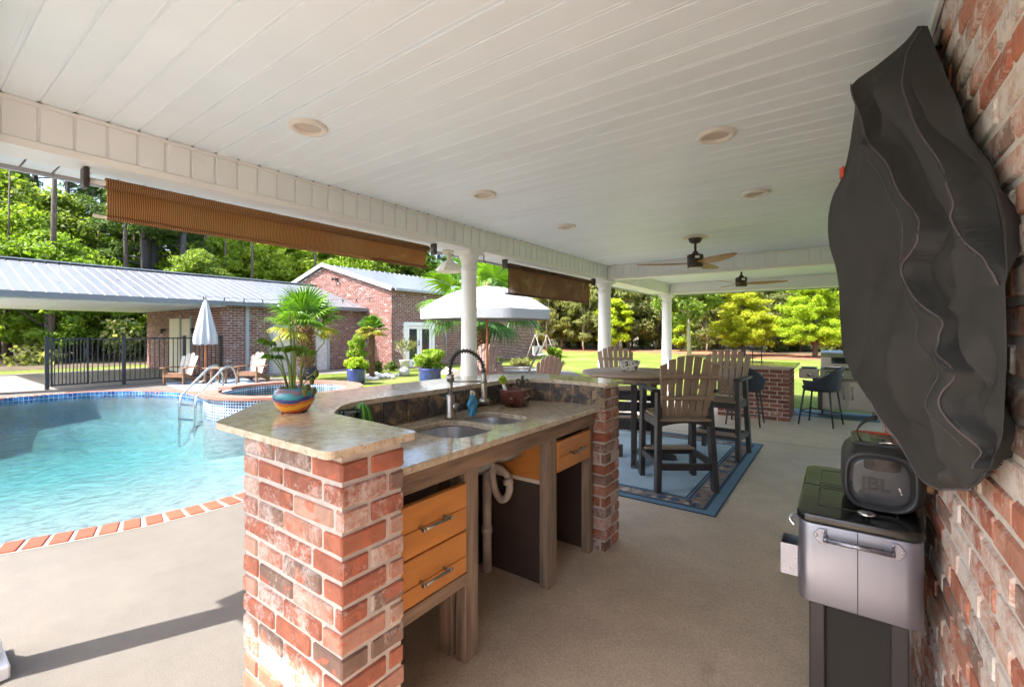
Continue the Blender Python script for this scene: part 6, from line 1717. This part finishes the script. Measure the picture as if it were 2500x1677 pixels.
for x in (-.34, .34):
    for y in (-.2, .22):
        c = B().tube([(x - .015, y, .045), (x + .015, y, .045)], .043, 18).build('caster', 'dark_plastic', gr); B().box(x - .022, x + .022, y - .012, y + .012, .05, .11).build('caster_fork', 'grill_steel', c)
tag(B().box(-.75, .62, -.42, .34, 0, .006, bev=.002).build('grill_mat', 'grill_mat', None, (.13, 9.2, .0045)), 'dark blue grey mat under the gas grill', 'mat')
COVER = [[(0.194,1.814,2.287),(0.197,1.811,2.284),(0.199,1.808,2.281),(0.202,1.805,2.279),(0.204,1.804,2.277),(0.207,1.803,2.276),(0.209,1.804,2.275),(0.212,1.805,2.275),(0.215,1.807,2.275)],[(0.161,1.815,2.247),(0.167,1.793,2.233),(0.174,1.772,2.22),(0.18,1.753,2.208),(0.187,1.737,2.197),(0.194,1.725,2.188),(0.201,1.715,2.18),(0.208,1.707,2.174),(0.215,1.701,2.168)],[(0.097,1.794,2.192),(0.114,1.752,2.167),(0.129,1.713,2.143),(0.144,1.678,2.121),(0.159,1.648,2.101),(0.173,1.624,2.085),(0.187,1.607,2.072),(0.201,1.594,2.061),(0.215,1.583,2.051)],[(0.039,1.777,2.146),(0.067,1.72,2.112),(0.092,1.665,2.08),(0.115,1.615,2.05),(0.136,1.573,2.025),(0.157,1.54,2.004),(0.176,1.515,1.986),(0.196,1.497,1.972),(0.215,1.482,1.959)],[(0.044,1.78,2.08),(0.073,1.709,2.043),(0.099,1.64,2.007),(0.122,1.576,1.975),(0.142,1.52,1.946),(0.162,1.473,1.921),(0.18,1.435,1.9),(0.198,1.404,1.883),(0.215,1.377,1.867)],[(0.035,1.774,1.998),(0.067,1.693,1.961),(0.096,1.614,1.925),(0.12,1.54,1.892),(0.142,1.475,1.863),(0.162,1.42,1.838),(0.181,1.374,1.817),(0.199,1.336,1.799),(0.215,1.302,1.782)],[(0.028,1.769,1.943),(0.063,1.681,1.906),(0.094,1.595,1.871),(0.12,1.514,1.838),(0.142,1.443,1.81),(0.163,1.382,1.785),(0.182,1.332,1.764),(0.199,1.289,1.746),(0.215,1.25,1.729)],[(0.012,1.757,1.861),(0.054,1.658,1.825),(0.089,1.56,1.79),(0.119,1.467,1.758),(0.144,1.382,1.729),(0.166,1.308,1.704),(0.185,1.244,1.682),(0.201,1.188,1.663),(0.215,1.135,1.646)],[(-0.014,1.739,1.793),(0.035,1.64,1.76),(0.076,1.54,1.729),(0.11,1.445,1.7),(0.139,1.358,1.674),(0.163,1.281,1.651),(0.183,1.213,1.631),(0.201,1.152,1.614),(0.215,1.094,1.597)],[(-0.025,1.731,1.724),(0.027,1.631,1.696),(0.071,1.53,1.669),(0.108,1.433,1.644),(0.138,1.343,1.622),(0.163,1.263,1.602),(0.184,1.192,1.585),(0.201,1.128,1.569),(0.215,1.066,1.555)],[(-0.022,1.733,1.642),(0.031,1.631,1.62),(0.074,1.529,1.599),(0.111,1.43,1.58),(0.14,1.339,1.563),(0.165,1.257,1.547),(0.185,1.184,1.533),(0.202,1.118,1.521),(0.215,1.054,1.51)],[(-0.006,1.744,1.573),(0.043,1.64,1.557),(0.085,1.535,1.541),(0.119,1.433,1.527),(0.146,1.34,1.514),(0.169,1.256,1.502),(0.188,1.181,1.492),(0.203,1.113,1.482),(0.215,1.047,1.474)],[(0.002,1.75,1.505),(0.05,1.644,1.494),(0.09,1.537,1.484),(0.123,1.434,1.474),(0.15,1.339,1.465),(0.172,1.253,1.457),(0.19,1.177,1.45),(0.204,1.107,1.444),(0.215,1.04,1.438)],[(0.004,1.727,1.435),(0.051,1.623,1.43),(0.091,1.518,1.425),(0.123,1.417,1.42),(0.15,1.324,1.416),(0.171,1.241,1.412),(0.189,1.167,1.409),(0.204,1.1,1.406),(0.215,1.036,1.403)],[(0.007,1.704,1.368),(0.053,1.602,1.368),(0.092,1.499,1.368),(0.124,1.401,1.368),(0.15,1.31,1.369),(0.171,1.23,1.369),(0.189,1.159,1.369),(0.204,1.095,1.369),(0.215,1.033,1.369)],[(0.013,1.684,1.302),(0.058,1.584,1.308),(0.095,1.483,1.313),(0.125,1.387,1.318),(0.15,1.299,1.322),(0.171,1.221,1.326),(0.189,1.152,1.329),(0.203,1.091,1.332),(0.215,1.033,1.334)],[(0.037,1.677,1.239),(0.076,1.576,1.249),(0.109,1.475,1.259),(0.135,1.379,1.268),(0.157,1.292,1.276),(0.175,1.216,1.283),(0.191,1.15,1.289),(0.204,1.091,1.295),(0.215,1.036,1.3)],[(0.071,1.676,1.177),(0.103,1.574,1.192),(0.129,1.473,1.206),(0.15,1.377,1.219),(0.167,1.291,1.231),(0.182,1.216,1.241),(0.195,1.151,1.25),(0.206,1.095,1.257),(0.215,1.042,1.265)],[(0.1,1.673,1.117),(0.126,1.572,1.136),(0.147,1.472,1.154),(0.163,1.378,1.171),(0.177,1.293,1.186),(0.189,1.219,1.199),(0.199,1.156,1.21),(0.208,1.1,1.22),(0.215,1.047,1.229)],[(0.131,1.658,1.074),(0.15,1.562,1.095),(0.165,1.468,1.115),(0.177,1.379,1.133),(0.187,1.298,1.15),(0.196,1.227,1.164),(0.203,1.164,1.177),(0.21,1.109,1.189),(0.215,1.057,1.199)],[(0.151,1.623,1.036),(0.164,1.539,1.056),(0.175,1.456,1.076),(0.184,1.379,1.095),(0.192,1.308,1.112),(0.199,1.246,1.127),(0.205,1.192,1.14),(0.21,1.143,1.151),(0.215,1.097,1.162)],[(0.163,1.57,1.01),(0.173,1.501,1.029),(0.181,1.433,1.047),(0.187,1.369,1.064),(0.194,1.311,1.079),(0.199,1.261,1.093),(0.205,1.217,1.105),(0.21,1.178,1.115),(0.215,1.141,1.125)],[(0.177,1.531,0.994),(0.183,1.475,1.01),(0.189,1.421,1.026),(0.193,1.37,1.04),(0.198,1.324,1.053),(0.202,1.284,1.065),(0.206,1.249,1.075),(0.211,1.218,1.084),(0.215,1.189,1.093)],[(0.2,1.498,0.99),(0.201,1.461,1.001),(0.203,1.424,1.012),(0.205,1.39,1.022),(0.207,1.36,1.031),(0.208,1.332,1.039),(0.211,1.307,1.046),(0.213,1.285,1.053),(0.215,1.264,1.059)]]
PIPE1 = [(0.0, 0.1304), (0.144, 0.1957), (0.321, 0.2681), (0.416, 0.3217), (0.507, 0.3739), (0.542, 0.413), (0.516, 0.4452), (0.457, 0.4713), (0.461, 0.5043), (0.536, 0.5478), (0.601, 0.5826), (0.581, 0.6174), (0.603, 0.6478), (0.696, 0.687), (0.641, 0.7304), (0.649, 0.7739), (0.753, 0.8478), (0.911, 0.9068)]
PIPE2 = [(0.595, 0.0087), (0.491, 0.0522), (0.581, 0.087), (0.619, 0.1284), (0.656, 0.1812), (0.754, 0.25), (0.788, 0.3217), (0.797, 0.3652), (0.774, 0.3986), (0.876, 0.4348), (0.948, 0.4783), (0.975, 0.513)]
# ------------------------------------------------------------------ rolling cooler, speaker, hanging cover
ck = thing('patio_cooler', 'silver rolling patio cooler with black lid against the brick wall', 'cooler', (0, 0, 0))
X0, X1, Y0, Y1 = -.105, .20, 1.70, 2.33
body = [Vector(p) for p in rrect(X0, X1, Y0, Y1, .045)]
bdy = B().prism([(p.x, p.y) for p in body], .527, .775); bdy.sm = [len(f) == 4 for f in bdy.f]; bo_ = bdy.build('body', 'silver_cooler', ck, bevel=.004)
B().box((X0 + X1) / 2 - .0012, (X0 + X1) / 2 + .0012, Y0 - .0012, Y0 + .004, .53, .772).build('seam', 'dark_plastic', ck)
B().prism(rrect(X0 - .004, X1 + .004, Y0 - .004, Y1 + .004, .047), .775, .803).build('lid', 'black_gloss', ck, bevel=.008)
B().box(X0 + .0, X1, 2.035, 2.041, .8025, .8045).build('lid_seam', 'dark_plastic', ck)
for (a, b_) in ((1.80, 2.01), (2.065, 2.27)):
    f = B(); x0, x1 = X0 + .05, X1 - .05
    for (p, q, r_, s_) in ((x0, x0 + .003, a, b_), (x1 - .003, x1, a, b_), (x0, x1, a, a + .003), (x0, x1, b_ - .003, b_)): f.box(p, q, r_, s_, .8022, .8042)
    f.build('lid_panel_line', 'dark_plastic', ck)
B().lathe([(.010, .803), (.010, .815), (.022, .817), (.022, .823), (.016, .826)], 24).build('lid_knob', 'chrome', ck, (.07, 1.745, 0))
h = B().tube([(X0 + .075, Y0 - .032, .742), (X1 - .075, Y0 - .032, .742)], .008, 14).build('handle', 'silver_cooler', ck)
for s, x in ((1, X0 + .062), (-1, X1 - .062)):
    P = [(x - s * .022, .742), (x - s * .005, .765), (x + s * .015, .765), (x + s * .017, .72), (x - s * .005, .718)]
    b = B(); b.add([(px_, Y0 - .006, z) for px_, z in P] + [(px_, Y0 + .001, z) for px_, z in P], [tuple(range(5)), tuple(range(9, 4, -1))] + [(i, 5 + i, 5 + (i + 1) % 5, (i + 1) % 5) for i in range(5)]); b.build('bracket', 'silver_cooler', h, recalc=True, bevel=.002)
    for dx, z in ((-.012, .742), (.008, .757), (.008, .728)): B().tube([(x + s * dx, Y0 - .0085, z), (x + s * dx, Y0 - .005, z)], .004, 10).build('screw', 'chrome', h)
    B().tube([(x + s * .012, Y0 - .032, .742), (x + s * .012, Y0 - .004, .742)], .007, 10).build('standoff', 'silver_cooler', h)
ct = B(); P = [[(x, y, z) for x, y in ((-.048, -.045), (0, -.045), (0, .045), (-.048, .045))] for z in (.0, .10, .10, .004)]
P[2] = [(x * .92 - .002, y * .94, z) for x, y, z in P[2]]; P[3] = [(x * .92 - .002, y * .94, z) for x, y, z in P[3]]
ct.grid(P, True, False); ct.f += [(3, 2, 1, 0), (12, 13, 14, 15)]; ct.sm += [False, False]; ct.build('bottle_cap_bin', 'silver_cooler', ck, (X0 - .002, 1.79, .575))
op = B(); op.tube(catmull([(X0 - .001, 1.80, .755), (X0 - .018, 1.79, .757), (X0 - .026, 1.78, .745), (X0 - .012, 1.775, .73)], 5), .006, 8); op.build('bottle_opener', 'chrome', ck)
for (x, y) in ((X0 + .03, Y0 + .03), (X1 - .075, Y0 + .03), (X0 + .03, Y1 - .07), (X1 - .075, Y1 - .07)): B().box(x, x + .042, y, y + .042, .02, .527, bev=.004).build('leg', 'charcoal_poly', ck)
B().box(X0 + .07, X1 - .07, Y0 + .045, Y0 + .055, .02, .52).build('front_panel', 'black_fabric', ck)
B().box(X0 + .03, X1 - .03, Y0 + .06, Y1 - .05, .12, .14).build('shelf', 'charcoal_poly', ck)
for y in (Y0 + .05, Y1 - .05): B().tube([(X0 + .03, y, .03), (X0 + .055, y, .03)], .03, 14).build('caster', 'dark_plastic', ck)
spk = thing('boombox_speaker', 'black portable boombox speaker standing on the cooler lid', 'speaker', (.108, 1.83, .804))
def sq(w, h, cx, cz, y, e=3.2, n=40):
    return [(cx + w * math.copysign(abs(math.cos(a)) ** (2 / e), math.cos(a)), y, cz + h * math.copysign(abs(math.sin(a)) ** (2 / e), math.sin(a))) for a in [2 * math.pi * k / n for k in range(n)]]
P = [sq(.078, .078, 0, .094, .012), sq(.082, .082, 0, .094, .0), sq(.089, .088, 0, .093, -.004), sq(.097, .094, .002, .094, .01), sq(.108, .098, .008, .098, .05), sq(.113, .10, .012, .10, .12), sq(.112, .10, .012, .10, .24), sq(.10, .092, .005, .095, .30), sq(.05, .05, 0, .09, .305)]
b = B().grid(P, True); m_ = 40; b.f.append(tuple(range(m_))); b.sm.append(False); b.build('body', 'dark_plastic', spk, recalc=True)
fc = B().grid([sq(.076, .076, 0, .094, .011), sq(.074, .074, 0, .094, .004), sq(.066, .066, 0, .094, .002), sq(.01, .01, 0, .094, .002)], True); fc.f.append(tuple(range(3 * 40, 4 * 40))); fc.sm.append(True)
e_ = fc.build('end_cap', 'grey_plastic', spk, recalc=True)
B().grid([sq(.046, .018, .004, .148, .0005, 4), sq(.03, .008, .004, .148, .0003, 4), sq(.002, .002, .004, .148, .0003, 4)], True).build('finger_recess', 'black_gloss', e_)
text('logo', 'JBL', .056, 'dark_plastic', e_, (-.012, -.0005, .085), (rad(90), 0, 0), .0012, .0012)
text('logo_mark', '!', .03, 'ink_white', e_, (.048, -.0004, .075), (rad(90), rad(-18), 0), .0008, .0004)
tpn = B().box(-.07, .085, .06, .27, .192, .2025, bev=.004).build('top_panel', 'grey_plastic', spk)
for (x0, x1, y0, y1) in ((-.055, -.02, .08, .24), (.0, .02, .09, .115), (.0, .02, .14, .165), (.04, .07, .1, .2)): B().box(x0, x1, y0, y1, .2028, .2045).build('button', 'black_gloss', tpn)
B().box(-.06, .04, .245, .275, .2, .206, bev=.003).build('red_strip', 'red_orange', spk)
hs = B(); P = []
for i in range(21):
    a = math.pi * i / 20; c = Vector((.03 + .085 * math.cos(a) * -1, .26 - .11 * i / 20, .19 + .085 * math.sin(a)))
    P.append([(c.x, c.y - .02, c.z), (c.x, c.y + .02, c.z), (c.x * 1.0, c.y + .02, c.z - .006), (c.x, c.y - .02, c.z - .006)])
hs.grid(P, True); hs.build('carry_strap', 'black_fabric', spk, recalc=True)
B().tube(catmull([(.0, .06, .205), (.03, .045, .213), (.065, .06, .206), (.04, .085, .205), (.0, .06, .205)], 6), .003, 8).build('strap_ring', 'chrome', spk)
B().tube([(.11, .06, .085), (.13, .06, .083)], .016, 14).build('side_knob', 'palm_fibre', spk)

cv = thing('hanging_cover', 'large charcoal fabric grill cover hanging in folds on the brick wall', 'cover', (0, 0, 0))
rowsN = len(COVER)
fine = []
cols = [catmull([COVER[j][i] for j in range(rowsN)], 6) for i in range(9)]        # down each column
for j in range(len(cols[0])): fine.append(catmull([c[j] for c in cols], 12))          # then across
NV, NU = len(fine), len(fine[0])
def pathu(pipe, v):
    best = None
    for (u0, v0), (u1, v1) in zip(pipe, pipe[1:]):
        if min(v0, v1) - 1e-6 <= v <= max(v0, v1) + 1e-6 and abs(v1 - v0) > 1e-6: best = u0 + (u1 - u0) * (v - v0) / (v1 - v0)
    return best
nd = Vector((-.93, -.36, 0))
def fold(u, v):
    f = 0
    p = pathu(PIPE1, v)
    if p is not None:
        s = u - p; f += .019 * math.exp(s / .11) if s < 0 else .019 - .040 * min(1, s / .022) * math.exp(-max(0, s - .022) / .09) - .019 * min(1, s / .12)
    p = pathu(PIPE2, v)
    if p is not None:
        s = u - p; k = min(1, max(0, (v - .2) / .08)); f += (.014 * math.exp(s / .09) if s < 0 else .014 - (.022 + .035 * k) * min(1, s / .025)) * min(1, max(0, (.56 - v) / .08))
    def ridge(u0, v0, u1, v1, w, a):
        if not v0 - .1 < v < v1 + .1: return 0
        t = (v - v0) / (v1 - v0); e = max(0, min(1, min(t, 1 - t) * 4 + .4)) if 0 <= t <= 1 else max(0, .4 - 4 * max(-t, t - 1))
        return a * 1.25 * e * math.exp(-abs((u - (u0 + (u1 - u0) * t)) / w) ** 1.15)
    for r_ in ((.45, .02, .18, .34, .07, .022), (.62, .05, .95, .36, .09, .020), (.30, .18, .62, .44, .05, -.016), (.12, .30, .30, .72, .08, .016), (.28, .45, .06, .68, .06, -.016), (.42, .58, .24, .82, .06, .018), (.70, .50, .55, .66, .05, -.022), (.72, .55, .92, .8, .05, .018), (.84, .42, .70, .58, .05, .018), (.58, .72, .45, .98, .06, .018), (.75, .7, .8, .95, .06, -.024), (.2, .75, .55, .93, .05, -.014), (.88, .62, .82, .86, .035, -.02), (.4, .36, .34, .56, .07, -.012)): f += ridge(*r_)
    f += .004 * math.sin(17 * u + 9 * v) * math.sin(13 * v)
    return 1.15 * f * min(1, 12 * u + .1) * min(1, 10 * (1 - u) + .05) * min(1, 10 * v + .1)
front = [[fine[j][i] + nd * fold(i / (NU - 1), j / (NV - 1)) for i in range(NU)] for j in range(NV)]
P = [[tuple(p) for p in row] + [(.237, row[i].y + min(.14, max(.0, (.237 - row[i].x) * 5.2)), row[i].z) for i in range(NU - 1, -1, -6)] for row in front]
b = B().grid(P, True)
q = len(P[0]); b.f.append(tuple(range(q))); b.sm.append(True); b.f.append(tuple(range((NV - 1) * q + q - 1, (NV - 1) * q - 1, -1))); b.sm.append(True)
co = b.build('fabric', 'cover_fabric', cv, recalc=True)
def surf(u, v, off=.0):
    u = min(max(u, 0), 1); x = u * (NU - 1); y = min(max(v, 0), 1) * (NV - 1); i = min(int(x), NU - 2); j = min(int(y), NV - 2)
    a = front[j][i].lerp(front[j][i + 1], x - i).lerp(front[j + 1][i].lerp(front[j + 1][i + 1], x - i), y - j)
    return a + nd * off
def pipe_mesh(pipe, r, off, mat, name, du=0):
    pts = catmull([(u + du, v, 0) for u, v in pipe], 6)
    q = [surf(p.x, p.y, off + .003) for p in pts]
    for _ in range(4): q = [q[0]] + [(q[i - 1] + q[i] * 2 + q[i + 1]) / 4 for i in range(1, len(q) - 1)] + [q[-1]]
    B().tube(q, r, 6).build(name, mat, cv)
pipe_mesh(PIPE1, .0021, .0012, 'piping', 'piping'); pipe_mesh(PIPE2, .0018, .0010, 'piping', 'piping')
pipe_mesh([p for p in PIPE1[1:-1]], .0007, .0006, 'piping', 'stitching', -.075)
B().tube([surf(u / 40, 1.0, .0) for u in range(0, 41)], .004, 6).build('hem', 'piping', cv)
B().tube([surf(.0, v / 60, .0) for v in range(44, 61)], .0035, 6).build('hem', 'piping', cv)
tg_ = surf(.0, .30); B().box(-.004, .004, -.012, .012, -.018, .018, bev=.003).build('red_tag', 'red_orange', cv, tuple(tg_ + Vector((-.004, 0, 0))), (0, 0, .3))
B().tube([(.245, 1.80, 2.20), (.19, 1.80, 2.20), (.185, 1.80, 2.225)], .006, 8).build('hook', 'black_metal', cv)
